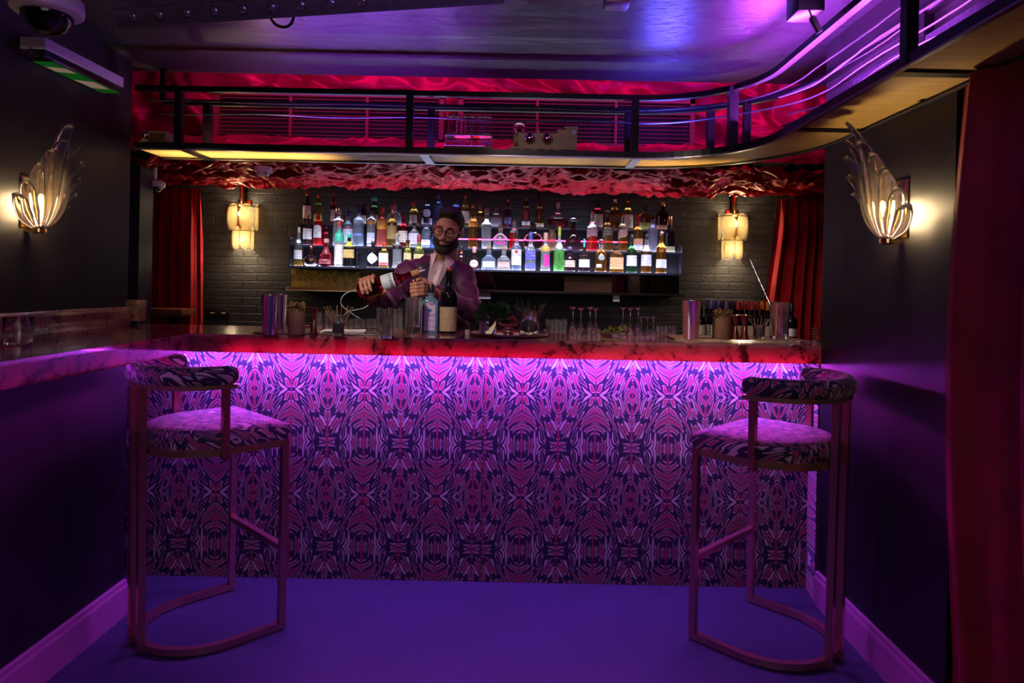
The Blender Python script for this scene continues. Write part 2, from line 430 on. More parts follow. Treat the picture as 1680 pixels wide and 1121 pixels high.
# ================================================================= GANTRY (overhead rack, curves towards the room)
ZG, ZR, YG, RG, XG, WG = 1.97, 2.255, 3.275, 0.5, 1.04, 0.25
def gpath(off, y_end=0.6, step=0.06):
    """plan path of the rack; off = distance outwards from the inner edge"""
    P = []; x = -1.87
    cx, cy = XG - RG, YG - RG
    while x < cx: P.append((x, YG+off)); x += step*2
    k = 18
    for i in range(k+1):
        a = pi/2 - pi/2*i/k
        P.append((cx + (RG+off)*cos(a), cy + (RG+off)*sin(a)))
    y = cy - step*2
    while y > y_end: P.append((XG+off, y)); y -= step*2
    P.append((XG+off, y_end)); return P
def g3(off, z, **k): return [(x, y, z) for x, y in gpath(off, **k)]
gan = thing('overhead_rack', 'black steel overhead rack curving along the ceiling with gold lacquered underside', 'rack', (0, 0, 0))
# deck: gold boards underneath
a, b = gpath(0.012), gpath(WG-0.005)
mb = MB(); k = len(a)
mb.loft([[(a[i][0], a[i][1], ZG), (b[i][0], b[i][1], ZG), (b[i][0], b[i][1], ZG+0.015), (a[i][0], a[i][1], ZG+0.015)] for i in range(k)])
mb.build('gold_deck', M_GOLDB, gan, smooth=False)
MB().tube(g3(0.0, ZG+0.012), 1, sq=True, wh=(0.012, 0.014)).build('inner_fascia', M_BLKMET, gan, smooth=False)
MB().tube(g3(WG, ZG+0.012), 1, sq=True, wh=(0.010, 0.014)).build('outer_fascia', M_BLKMET, gan, smooth=False)
MB().tube(g3(-0.002, ZR), 1, sq=True, wh=(0.014, 0.0125)).build('inner_top_rail', M_BLKMET, gan, smooth=False)
MB().tube(g3(WG, ZR), 1, sq=True, wh=(0.014, 0.014)).build('outer_top_rail', M_BLKMET, gan, smooth=False)
M_EDGE = mat('worn_steel_edge', (0.22, 0.20, 0.24), 0.3, 0.9)
MB().tube(g3(-0.006, ZG-0.006), 1, sq=True, wh=(0.008, 0.003)).build('edge_strip', M_EDGE, gan, smooth=False)
MB().tube(g3(WG+0.004, ZG-0.006), 1, sq=True, wh=(0.007, 0.003)).build('edge_strip', M_EDGE, gan, smooth=False)
def upright(x, y, w=0.0165):
    MB().box((x-w, y-w, ZG+0.0), (x+w, y+w, ZR+0.01)).build('upright', M_BLKMET, gan, smooth=False)
for u in (293, 672, 1042):
    p = at(u, 200, YG); upright(p.x, YG+0.005)
for u in (341, 708, 1030, 1165):
    p = at(u, 210, YG+WG); upright(p.x, YG+WG-0.004, 0.018)
an = R(38); upright(XG-RG+(RG)*cos(an), YG-RG+(RG)*sin(an), 0.02)
an = R(45); upright(XG-RG+(RG+WG)*cos(an), YG-RG+(RG+WG)*sin(an), 0.016)
upright(XG, 1.86); upright(XG+WG-0.005, 2.2, 0.018); upright(XG, 0.95)
# cross straps under the deck
for u in (318, 700, 1040):
    p = at(u, 258, YG+0.1)
    MB().box((p.x-0.022, YG-0.01, ZG-0.008), (p.x+0.022, YG+WG+0.005, ZG-0.0005)).build('cross_strap', M_EDGE if u > 600 else M_BLKMET, gan, smooth=False)
for y in (2.62, 1.92):
    MB().box((XG-0.005, y-0.02, ZG-0.008), (XG+WG, y+0.02, ZG-0.0005)).build('cross_strap', M_BLKMET, gan, smooth=False)
for (x, y) in ((-1.858, YG+WG-0.03), (XG+0.2, 1.0), (XG, 1.3)):
    MB().box((x-0.012, y-0.012, ZR), (x+0.012, y+0.012, ZC-0.0005)).build('hanger', M_BLKMET, gan, smooth=False)
# black film panel behind the cables
pf = [p for p in g3(WG-0.02, ZG+0.03) if p[1] < 2.75]
MB().grid([[(x, y, z) for x, y, z in pf], [(x, y, ZG+0.2) for x, y, z in pf]]).build('film_panel', mat('dark_film', (0.03, 0.025, 0.04), 0.2, 0.0, bump=0.6, bs=40), gan)
# cables along the rack
for i, (off, z, amp, m) in enumerate(((0.10, ZR-0.03, 0.006, M_BLKP), (0.15, ZR-0.045, 0.012, mat('grey_cable', (0.03, 0.03, 0.034), 0.4)), (0.19, ZR-0.02, 0.008, M_BLKP), (0.17, ZG+0.12, 0.02, mat('grey_cable', (0, 0, 0))), (0.2, ZG+0.17, 0.02, M_BLKP), (0.22, ZR-0.06, 0.01, mat('grey_cable', (0, 0, 0))), (0.235, ZR+0.0, 0.012, M_BLKP))):
    P = [p for p in g3(off, z, step=0.03)]
    if i in (1, 2, 3, 4, 6): P = [p for p in P if p[1] < 3.1]
    Q = [(x + random.uniform(-1, 1)*0.0015, y + random.uniform(-1, 1)*0.0015, zz + 0.5*amp*sin(k_*0.45 + i*2.1) - amp*0.5) for k_, (x, y, zz) in enumerate(P)]
    c_ = MB().tube(Q, 0.0042 if i % 2 else 0.0035, 6).build('cable', m, None)
    tag(c_, ['black cable looped nearest the front along the overhead rack', 'grey cable sagging along the middle of the overhead rack', 'black cable tied high along the overhead rack', 'grey cable on the curved right end of the rack, low on the black film', 'black cable on the curved right end of the rack above the low grey one', 'grey cable hanging just under the rear rail of the overhead rack', 'black cable twisted around the rear rail of the overhead rack'][i], 'cable', 'cables along the overhead rack')

# ================================================================= SATIN
def satin(name, label, P, m=None):
    o = MB().grid(P).build(name, m or M_SATIN, None, angle=180); return tag(o, label, 'drape')
# vertical satin on the bulkhead
nx, nz = 420, 70
xs = np.linspace(-3.05, 2.45, nx); zs = np.linspace(2.135, 2.77, nz)
X, Z = np.meshgrid(xs, zs)
D = silk(X*1.25 + 3, Z*1.5 + X*0.5, 1.0)
Y = 4.075 - 0.078*D
gm_ = np.clip((X-at(350, 200, 4.0).x+0.06)/0.05, 0, 1)*np.clip((at(1140, 200, 4.0).x+0.06-X)/0.05, 0, 1)*np.clip((2.50-Z)/0.04, 0, 1)
Y = Y + gm_*np.maximum(0, 4.062-Y)
satin('satin_backdrop', 'crumpled red satin hung across the bulkhead behind the vent grilles', np.stack([X, Y, Z], -1), M_SATIN_LIT)  # same satin fabric; the pink light on it is put into the colour
# ruched soffit
ny = 190
ys = np.linspace(4.10, 5.22, ny); xs = np.linspace(-3.05, 2.45, 760)
X, Yg = np.meshgrid(xs, ys)
far = np.clip((Yg-4.5)/0.7, 0, 1)
D = silk(X*1.15 + 17, Yg*1.5 - X*0.25, 1.0); D2 = silk(X*2.6 + 7 - Yg*0.5, Yg*2.9 + X*0.4, 1.0)
D3 = silk(X*5.0 + 3 + Yg, Yg*4.6 - X*0.8 + 11, 1.0)
Z = 2.075 + (0.040-0.016*far)*D + 0.024*D2 + 0.010*D3 - 0.018*far
Z += np.clip((Yg-5.12)/0.1, 0, 1)**2*0.25
satin('satin_soffit', 'heavily ruched red satin canopy hanging over the bottle shelves', np.stack([X, Yg, Z], -1))
# bunched strip along the foot of the grilles
xs = np.linspace(-3.0, 2.4, 420); t_ = np.linspace(0, 1, 12)
X, T = np.meshgrid(xs, t_)
D = folds(X*5 + 4, T*1.2, 0.6)
satin('satin_strip', 'bunched red satin strip along the foot of the red vent grilles', np.stack([X, 3.975 - 0.012*np.sin(T*pi) - 0.03*D, 2.085 + 0.07*T + 0.035*D*T], -1), M_SATIN_LIT)

# ---- red vent grilles
M_REDW = mat('red_painted_wood', (0.16, 0.004, 0.012), 0.5, 0.0)
M_GRBK = mat('vent_black', (0.006, 0.004, 0.005), 0.8)
def grille(u0, u1, nb, label):
    p0, p1 = at(u0, 200, 3.985), at(u1, 200, 3.985); x0, x1 = p0.x, p1.x; z0, z1 = 2.155, 2.455; y = 3.985
    t = thing('vent_grille', label, 'grille', ((x0+x1)/2, y, z0), 0, 'red vent grilles on the bulkhead'); w = (x1-x0)/2; h = z1-z0
    MB().box((-w, 0.045, 0), (w, 0.05, h)).build('backing', M_GRBK, t, smooth=False)
    f = MB(); r = 0.028
    f.box((-w, 0, 0), (w, 0.04, 0.03)).box((-w, 0, h-0.03), (w, 0.04, h)).box((-w, 0, 0), (-w+r, 0.04, h)).box((w-r, 0, 0), (w, 0.04, h))
    for i in range(1, nb): xx = -w + 2*w*i/nb; f.box((xx-0.008, 0.002, 0.03), (xx+0.008, 0.04, h-0.03))
    f.box((-w, 0.001, h-0.098), (w, 0.039, h-0.082))
    f.build('frame', M_REDW, t, smooth=False)
    s = MB(); z = 0.045
    while z < h-0.035: s.box((-w+r, 0.012, z-0.0022), (w-r, 0.022, z+0.0022)); z += 0.0235
    s.build('slats', M_REDW, t, smooth=False)
    s = MB(); x = -w+r
    while x < w-r: s.box((x-0.0015, 0.032, 0.03), (x+0.0015, 0.036, h-0.03)); x += 0.017
    s.build('mesh', mat('dark_red_wire', (0.06, 0.004, 0.006), 0.5), t, smooth=False)
grille(350, 728, 3, 'long red slatted vent grille on the left half of the bulkhead')
grille(752, 1140, 3, 'long red slatted vent grille on the right half behind the model locomotive')

# ================================================================= CURTAINS
def curtain(name, label, fn, nu=160, nv=40, m=None):
    P = [[fn(i/(nu-1), j/(nv-1)) for i in range(nu)] for j in range(nv)]
    return tag(MB().grid(P).build(name, m or M_VELVET, None, angle=180), label, 'curtain')
def pleat(u, v, n, amp, seed):
    ph = 2*pi*n*u + 1.3*sin(5*u+seed) + 0.5*sin(3*v+seed*2)*v
    return amp*(sin(ph) + 0.35*sin(2.3*ph+seed))
def heading(v):  # gathered tape at the top
    return max(0.0, 1 - v/0.12)
def cur_left(u, v):
    z = 2.03 - v*1.93
    wid = 0.40 + 0.02*sin(v*3); x = -2.86 + wid*u + 0.045*max(0, 0.35-abs(v-0.35))*(1-u) + 0.05*v*(1-u)*0
    pn = pleat(u, v, 5.5, 0.05*(0.35+0.65*min(1, v*5)), 1.0); g = heading(v)
    return (x + 0.006*g*sin(u*140), 5.18 + pn + 0.012*g*sin(u*150), z)
curtain('velvet_curtain', 'red velvet curtain hanging at the far left behind the bar', cur_left, m=M_VELVET_LIT)  # sconce light on the rear curtains is put into a brighter velvet colour
def cur_right(u, v):
    z = 2.03 - v*1.078
    x = 1.90 + 0.42*u + 0.09*(0.5-0.5*cos(min(1, v*1.1)*pi))*(u-1)*0.9
    pn = pleat(u, v, 6.0, 0.05*(0.35+0.65*min(1, v*5)), 2.2); g = heading(v)
    return (x + 0.006*g*sin(u*150), 5.12 + pn + 0.012*g*sin(u*160), z)
curtain('velvet_curtain', 'red velvet curtain hanging at the far right behind the wine bottles', cur_right, m=M_VELVET_LIT)
def cur_near(u, v):
    z = 1.958 - v*1.953
    y = 2.05 - 1.03*u - 0.0*v
    pn = pleat(u, v, 4.0, 0.045, 0.6)
    bul = 0.035*sin(min(1, v*1.15)*pi)
    return (1.262 - bul*(1-u) + pn*0.7, y - 0.04 + 0.01*sin(v*4), z)
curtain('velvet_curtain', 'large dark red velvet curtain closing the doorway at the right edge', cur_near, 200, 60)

# ================================================================= BACK COUNTER + SHELVES
bc = thing('back_counter', 'dark back counter below the bottle shelves against the brick wall', 'counter', (0, 4.9, 0))
MB().box((-2.2, 0.0, 0.0), (2.28, 0.54, 0.91)).build('cabinet', M_BLKP, bc, smooth=False)
MB().box((-2.22, -0.02, 0.91), (2.32, 0.545, 0.95), None, 0.004).build('worktop', mat('black_stone', (0.012, 0.012, 0.014), 0.2), bc)
pl = MB().box((-2.98, 4.86, 1.075), (-2.42, 5.05, 1.125), None, 0.004).build('wooden_ledge', M_WOOD, None); tag(pl, 'short orange wooden ledge in front of the left velvet curtain', 'ledge')
MB().box((-2.95, 4.9, 0.0), (-2.9, 5.0, 1.075)).build('leg', M_BLKP, pl, smooth=False); MB().box((-2.52, 4.9, 0.0), (-2.47, 5.0, 1.075)).build('leg', M_BLKP, pl, smooth=False)

T1, T2, T3 = 1.454, 1.615, 1.790
Y1, Y2, Y3 = 5.08, 5.20, 5.33
XS0, XS1 = -1.72, 1.175
M_LED = emis('cool_white_led', (0.64, 0.70, 1.0), 20.0); M_LED_LOW = emis('dim_white_led', (0.60, 0.66, 1.0), 4.5)
M_PLED = emis('pink_led', (1.0, 0.05, 0.35), 14.0)
M_ACRY = glass('smoked_acrylic', (0.35, 0.36, 0.5), 0.05)
sh = thing('bottle_display', 'three-step lit bottle shelving fixed along the black brick wall', 'shelf', (0, 0, 0))
for nm, y0, y1, z in (('bottom_shelf', Y1-0.062, Y1+0.055, T1), ('middle_shelf', Y2-0.062, Y2+0.06, T2), ('top_shelf', Y3-0.065, 5.445, T3)):
    o = MB().box((XS0, y0, z-0.012), (XS1, y1, z-0.003)).build(nm, M_BLKP, sh, smooth=False)
    MB().box((XS0+0.01, y0+0.012, z-0.003), (XS1-0.01, min(y1-0.005, y0+0.105), z-0.0005)).build('light_strip', M_LED if z < 1.7 else M_LED_LOW, o, smooth=False)
    MB().box((XS0, y0-0.003, z-0.014), (XS1, y0, z+0.0006)).build('edge_trim', mat('violet_steel', (0.05, 0.05, 0.09), 0.3, 0.6), o, smooth=False)
MB().box((XS0, Y1+0.056, T1-0.012), (XS1, Y1+0.0565, T2-0.012)).build('riser', mat('dark_riser', (0.004, 0.003, 0.005), 0.6, Specular_IOR_Level=0.1), sh, smooth=False)
MB().box((XS0, Y2+0.061, T2-0.012), (XS1, Y2+0.0615, T3-0.012)).build('riser', mat('dark_riser', (0, 0, 0)), sh, smooth=False)
MB().box((-0.54, Y2+0.056, T2+0.073), (0.78, Y2+0.0605, T2+0.080)).build('pink_strip', M_PLED, sh, smooth=False)
for x in (XS0, XS1):
    MB().box((x-0.004, Y1-0.055, T1-0.012), (x+0.004, 5.445, T2+0.05)).build('end_panel', mat('dark_end_panel', (0.02, 0.017, 0.02), 0.2), sh, smooth=False)
mp = thing('mirror_box', 'bronze mirror panel with a ledge under the lit bottle shelves', 'mirror', (0, 5.26, 0))
M_MIR = mat('bronze_mirror', (0.36, 0.28, 0.20), 0.03, 1.0, var=0.05, vs=4)
M_REFLG = mat('gilt_reflection_paint', (0.80, 0.74, 0.20), 0.25, 0.1, var=0.45, vs=26)  # warm reflection painted into the panel's colour
x0 = at(478, 460, 5.26).x; x1 = at(590, 460, 5.26).x; x2 = at(1114, 460, 5.26).x
MB().box((x0, 0.0, 1.30), (x1, 0.01, 1.44)).build('gilt_reflection', M_REFLG, mp, smooth=False)
MB().box((x1+0.001, 0.0, 1.30), (x2, 0.01, 1.44)).build('mirror_pane', M_MIR, mp, smooth=False)
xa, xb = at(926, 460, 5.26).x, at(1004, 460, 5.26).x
MB().box((xa, -0.004, 1.302), (xb, -0.001, 1.44)).build('tan_reflection', mat('tan_reflection_paint', (0.36, 0.22, 0.13), 0.5), mp, smooth=False)  # painted stand-in for a tan reflection in the mirror
MB().box((x0, -0.12, 1.270), (x1+0.1, 0.01, 1.30)).build('brass_ledge', mat('brass_ledge_paint', (0.95, 0.62, 0.20), 0.35, 0.1), mp, smooth=False)
MB().box((x1+0.101, -0.12, 1.285), (x2, 0.01, 1.30)).build('dark_ledge', M_BLKP, mp, smooth=False)
MB().box((x0, 0.01, 1.285), (x2, 0.185, 1.44)).build('carcass', M_BLKP, mp, smooth=False)

for u, v, w_, lab in ((794, 488, .10, 'white paper card hanging below the dark ledge right of the barman'), (1011, 489, .05, 'small grey paper card hanging below the dark ledge near the coupes')):
    p = at(u, v, 5.16); c_ = MB().box((-w_/2, -.002, -.024), (w_/2, .002, .0245)).build('paper_card', mat('grey_paper', (.32, .30, .32), .7), None, smooth=False, loc=(p.x, 5.16, 1.26)); tag(c_, lab, 'card')

for i in range(6):
    dx = (x1-x0)/6; xx = x0 + dx*i
    dr = MB().box((xx+.006, -.008, 1.388), (xx+dx-.004, -.0005, 1.432), None, .002).build('drawer_reflection', M_REFLG, mp)  # reflection of drawers, modelled as solid fronts and knobs
    MB().ball((xx+dx/2, -.013, 1.41), .007, 12, 8).build('knob_reflection', M_BLKP, dr)
# ================================================================= BAR STOOLS
def horseshoe(w, back0, depth, z, n=24, y_front=None):
    """plan curve: from (+w,-back0) round the rear to (-w,-back0); stool front edge at y=0, rear at -depth"""
    P = []
    if y_front is not None: P.append((w, y_front, z))
    for i in range(n+1):
        a = pi*i/n
        P.append((w*cos(a), -back0 - (depth-back0)*sin(a), z))
    if y_front is not None: P.append((-w, y_front, z))
    return P
def make_stool(label):
    t = thing('bar_stool', label, 'stool', group='tiger print bar stools')
    wl, dp, T = 0.23, 0.44, 0.0125
    sqt = lambda P, nm, par=t, wh=(T, T): MB().tube(P, 1, sq=True, wh=wh).build(nm, M_BRONZE, par, smooth=False)
    # front legs
    for s in (1, -1):
        l = sqt([(s*wl, 0, 0.004), (s*wl, 0, 0.735)], 'leg')
        MB().lathe([(0.012, 0), (0.012, 0.004)], 12, Matrix.Translation((s*wl, 0, 0))).build('foot_glide', M_BLKP, l)
    # rear twin posts up to the backrest
    for s in (1, -1):
        l = sqt([(s*0.046, -dp, 0.004), (s*0.046, -dp-0.012, 0.97)], 'rear_post')
        MB().lathe([(0.012, 0), (0.012, 0.004)], 12, Matrix.Translation((s*0.046, -dp, 0))).build('foot_glide', M_BLKP, l)
    sqt(horseshoe(wl, 0.19, dp-0.012, 0.018, 26, -0.013), 'floor_rail')
    sqt([(wl-T, 0, 0.315), (-wl+T, 0, 0.315)], 'footrest', wh=(T, T*0.9))
    # seat frame band
    P = horseshoe(wl, 0.19, dp-0.015, 0.722, 26, 0.0)
    MB().tube(P, 1, sq=True, wh=(0.008, 0.013)).build('seat_frame', M_BRASS_D, t, smooth=False)
    sqt([(wl, 0, 0.722), (-wl, 0, 0.722)], 'front_rail')
    # arm posts
    for s in (1, -1): sqt([(s*(wl+0.014), -0.235, 0.70), (s*(wl+0.014), -0.235, 0.975)], 'arm_post', wh=(0.012, 0.012))
    # seat cushion (D shape, rounded edge)
    def outline(inset):
        Q = [(x, y) for x, y, z in horseshoe(wl+0.006-inset, 0.19, dp-0.02-inset, 0, 26, 0.012-inset)]
        # fill the straight sides and front edge with points
        R_ = []
        for i in range(len(Q)):
            a, b = Q[i], Q[(i+1) % len(Q)]; L = math.dist(a, b); m = max(1, int(L/0.03))
            for j in range(m): R_.append((a[0]+(b[0]-a[0])*j/m, a[1]+(b[1]-a[1])*j/m))
        return R_
    base = outline(0.0); cx, cy_ = 0, -0.2
    prof = [(0.0, 0.735), (0.0, 0.745), (-0.006, 0.76), (-0.006, 0.78), (0.002, 0.793), (0.016, 0.801), (0.05, 0.806), (0.11, 0.809)]
    rings = []
    for ins, z in prof:
        rings.append([(cx+(x-cx)*(1-ins/0.235), cy_+(y-cy_)*(1-ins/0.215), z) for x, y in base])
    mb = MB(); mb.loft(rings, None, True, False); n = len(base); o = len(mb.v)
    mb.v.append((cx, cy_, 0.811)); k = (len(rings)-1)*n
    mb.f += [(k+i, k+(i+1) % n, o) for i in range(n)]
    mb.build('seat_cushion', M_TIGER, t, angle=60)
    # backrest: padded horseshoe over a brass band
    P = horseshoe(wl+0.018, 0.225, dp+0.02, 1.0, 34, None)
    P = [(wl+0.018, -0.20, 1.0)] + P + [(-wl-0.018, -0.20, 1.0)]
    rad = [0.75] + [1.0]*(len(P)-2) + [0.75]
    MB().tube(P, rad, 14, wh=(0.026, 0.036)).build('backrest_pad', M_TIGER, t, angle=70)
    MB().tube([(x, y, 0.961) for x, y, z in P], 1, sq=True, wh=(0.014, 0.008)).build('backrest_band', M_BRASS_D, t, smooth=False)
    return t
M_BRASS_D = mat('aged_brass', (0.52, 0.34, 0.16), 0.28, 0.75)
st = make_stool('tiger print bar stool with bronze frame on the left, facing right towards the bar')
def place_stool(o, fm, rear):
    d = Vector(fm)-Vector(rear); o.location = (fm[0], fm[1], 0); o.rotation_euler = (0, 0, math.atan2(d.y, d.x)-pi/2)
place_stool(st, (-1.072, 2.80), (-1.382, 2.48))
st2 = copy_tree(st); st2['label'] = 'tiger print bar stool with bronze frame on the right, beside the right wall'
place_stool(st2, (0.846, 2.787), (1.160, 2.468))

# ================================================================= LEAF SCONCES (glass acanthus)
def m_leafglass():
    t = NT('lilac_leaf_glass'); v = t.coord(); z = t.sep(v)[2]
    c = t.ramp(t.math('MULTIPLY', z, 2.4), [(0.0, (0.95, 0.86, 0.95)), (0.22, (1.0, 0.93, 0.82)), (0.6, (1.0, 0.9, 0.8)), (0.8, (0.80, 0.68, 0.98)), (1.0, (0.96, 0.9, 0.95))])
    t.p(Base_Color=c, Roughness=0.04, IOR=1.42, Transmission_Weight=1.0); t.bump(t.noise(v, 40, 2), 0.25, 0.003)
    tr = t.new('ShaderNodeBsdfTranslucent'); t.put(tr.inputs[0], c); ms = t.new('ShaderNodeMixShader'); setv(ms.inputs[0], 0.05)
    t.t.links.new(t.b.outputs[0], ms.inputs[1]); t.t.links.new(tr.outputs[0], ms.inputs[2]); t.t.links.new(ms.outputs[0], t.out.inputs[0]); return t.m
M_LEAFG = m_leafglass(); M_BULB = emis('warm_bulb', (1.0, 0.70, 0.36), 220.0)
def leaf_sconce(label, loc, rz):
    """built facing +Y out of the wall (wall plane y=0)"""
    t = thing('leaf_sconce', label, 'wall lamp', loc, rz, 'glass leaf sconces')
    MB().lathe([(0.02, 0.0), (0.026, 0.004), (0.026, 0.018), (0.02, 0.024)], 18, Matrix.Translation((0, 0.05, -0.022))).box((-0.012, 0.0, -0.018), (0.012, 0.05, -0.004)).build('brass_holder', M_BRASS, t)
    MB().box((-0.04, 0.0, 0.0), (0.04, 0.006, 0.2), None, 0.002).build('back_plate', M_BRASS, t)
    lob = []
    spec = [(88, 0.10, 0.026), (72, 0.155, 0.028), (54, 0.215, 0.029), (36, 0.275, 0.029), (18, 0.325, 0.027), (0, 0.385, 0.029)]
    for ang, z, wd in spec:
        for s in ((-1, 1) if ang else (1,)):
            a_ = R(ang)*s; sx, cx_ = sin(a_), cos(a_)
            zz = z + (0.012 if s > 0 else -0.006)
            lob.append(((0.022*sx, 0.05+0.02*cx_, 0.0), (0.105*sx, 0.045+0.095*cx_, 0.30*zz), (0.070*sx + (0 if ang else 0.0), 0.04+0.05*cx_, 0.78*zz), (0.150*sx + (0 if ang else 0.03), 0.06+0.125*cx_, zz+0.004), wd))
    for p0, p1, p2, p3, wd in lob:
        P, Rr = [], []
        for k in range(15):
            u = k/14; b0, b1, b2, b3 = (1-u)**3, 3*u*(1-u)**2, 3*u*u*(1-u), u**3
            P.append(tuple(b0*p0[j]+b1*p1[j]+b2*p2[j]+b3*p3[j] for j in range(3)))
            Rr.append(wd*(0.35+0.65*min(1, u*3.2))*(1.0 if u < 0.72 else (1-0.55*((u-0.72)/0.28)**1.6)))
        MB().tube(P, Rr, 12, wh=(1.0, 0.42), up=((p3[0]-p0[0])*1.2, 0.06, 0.02)).build('glass_leaf', M_LEAFG, t, angle=180)
    b = MB().ball((0, 0.045, 0.10), 0.017, 14, 10, (1, 1, 1.5)).lathe([(0.01, 0.03), (0.01, 0.08)], 12, Matrix.Translation((0, 0.045, 0))).build('bulb', M_BULB, t)
    return t
LSY, RSY = 1.95*F/(857-42.0), 1.30*F/(1478-857.0)
leaf_sconce('glass acanthus leaf sconce glowing warm on the left wall', (-1.95, LSY, 1.535), -pi/2)
leaf_sconce('glass acanthus leaf sconce glowing warm on the right wall beside the curtain', (1.30, RSY, 1.535), pi/2)

# ================================================================= FEATHER SCONCES on the brick wall
def m_feather():
    t = NT('ribbed_feather_glass'); v = t.coord(); s = t.sep(v)
    w = t.math('SINE', t.math('MULTIPLY', t.math('ADD', s[2], t.math('MULTIPLY', t.math('ABSOLUTE', s[0]), -1.2)), 260.0))
    t.p(Base_Color=(1.0, 0.93, 0.78), Roughness=0.22, IOR=1.35, Transmission_Weight=0.9, Subsurface_Weight=0.0)
    t.bump(w, 0.9, 0.006)
    tr = t.new('ShaderNodeBsdfTranslucent', i_Color=(1.0, 0.88, 0.62, 1)); ms = t.new('ShaderNodeMixShader'); setv(ms.inputs[0], 0.65)
    t.t.links.new(t.b.outputs[0], ms.inputs[1]); t.t.links.new(tr.outputs[0], ms.inputs[2]); t.t.links.new(ms.outputs[0], t.out.inputs[0]); return t.m
M_FEATH = m_feather()
def feather(mb_w, mb_h):
    mb = MB(); n = 16; ring = []
    for i in range(n*2):
        a = 2*pi*i/(n*2); x = sin(a)*mb_w*(1.0 if cos(a) < 0 else 0.96); z = -cos(a)*mb_h
        ring.append((abs(sin(a))**0.8*math.copysign(1, sin(a))*mb_w, z))
    f = [(x, -0.003 - 0.006*(abs(x)/mb_w)**2*-1, z) for x, z in ring]; b = [(x, 0.003 + 0.006*(abs(x)/mb_w)**2, z) for x, z in ring]
    mb.loft([f, b]); return mb
def feather_sconce(label, u):
    p = at(u, 385, 5.45)
    t = thing('feather_sconce', label, 'wall lamp', (p.x, 5.45, 1.578), pi, 'two-tier feather glass sconces')
    MB().box((-0.05, 0.0, 0.16), (0.05, 0.012, 0.40), None, 0.003).lathe([(0.018, 0.0), (0.018, 0.16)], 14, Matrix.Translation((0, 0.06, 0.36))).lathe([(0.035, 0), (0.04, 0.008), (0.03, 0.016)], 16, Matrix.Translation((0, 0.06, 0.352))).box((-0.01, 0, 0.44), (0.01, 0.06, 0.455)).build('brass_bracket', M_BRASS, t)
    MB().tube([(0.115*cos(a), 0.012+0.1*sin(a), 0.345) for a in [pi*i/16 for i in range(17)]], 0.004, 8).build('brass_hoop', M_BRASS, t)
    MB().tube([(0.08*cos(a), 0.012+0.075*sin(a), 0.155) for a in [pi*i/16 for i in range(17)]], 0.004, 8).build('brass_hoop', M_BRASS, t)
    for tier, (r, z, hw, hh, angs) in enumerate(((0.104, 0.262, 0.056, 0.104, (2, 60, 120, 178)), (0.072, 0.098, 0.044, 0.092, (6, 62, 118, 174)))):
        for a in angs:
            o = feather(hw, hh).build('feather_glass', M_FEATH, t, angle=60)
            ar = R(a); o.location = (r*cos(ar), 0.012+r*0.9*sin(ar), z); o.rotation_euler = (R(0), 0, ar-pi/2)
    MB().ball((0, 0.055, 0.285), 0.026, 14, 10, (1, 1, 1.3)).build('bulb', M_BULB, t)
    MB().ball((0, 0.05, 0.085), 0.022, 14, 10, (1, 1, 1.3)).build('bulb', M_BULB, t)
    return p
FS = [feather_sconce('two-tier feather glass sconce glowing on the brick wall left of the bottles', 401), feather_sconce('two-tier feather glass sconce glowing on the brick wall right of the bottles', 1200)]

# ================================================================= CEILING FIXTURES
# LED bar
P0 = Vector((-1.42, 2.385, 2.255)); dirb = Vector((0.951-0.02, -0.19, 0)).normalized()
lb = thing('led_bar_light', 'long black LED wash bar with a row of round lenses under the ceiling', 'stage light', P0, math.atan2(dirb.y, dirb.x), rot=(R(24), 0, math.atan2(dirb.y, dirb.x)))
M_GUN = mat('gunmetal', (0.16, 0.15, 0.17), 0.36, 0.4)
MB().box((0, -0.028, -0.032), (1.38, 0.028, 0.034), None, 0.004).build('housing', M_GUN, lb)
MB().box((0.0, -0.031, -0.034), (1.38, -0.026, -0.028)).box((0.0, -0.031, 0.030), (1.38, -0.026, 0.036)).build('lip', M_GUN, lb, smooth=False)
M_LENS = mat('silvered_lens', (0.42, 0.36, 0.46), 0.1, 0.7, var=.3, vs=60)
for i in range(12):
    x = 0.07 + i*0.1057
    MB().ball((x, -0.029, 0.0), 0.0145, 16, 10, (1, 0.55, 1)).build('lens', M_LENS, lb)
    MB().tube([(x+0.0165*cos(a), -0.029, 0.0165*sin(a)) for a in [2*pi*k/20 for k in range(20)]], 0.002, 6, up=(0, 1, 0), closed=True).build('lens_ring', M_STEEL, lb)
for x in (0.3, 1.1): MB().box((x-0.02, -0.01, 0.034), (x+0.02, 0.05, 0.06)).tube([(x, 0.02, 0.05), (x, 0.085, 0.135)], 0.008, 8).build('bracket', M_GUN, lb)
MB().tube([(0.60+0.055*cos(a)*0.8, 0.02, -0.02-0.045*sin(a)) for a in [pi*k/14 for k in range(15)]], 0.005, 8, up=(0, 1, 0)).build('power_cable', M_BLKP, lb)
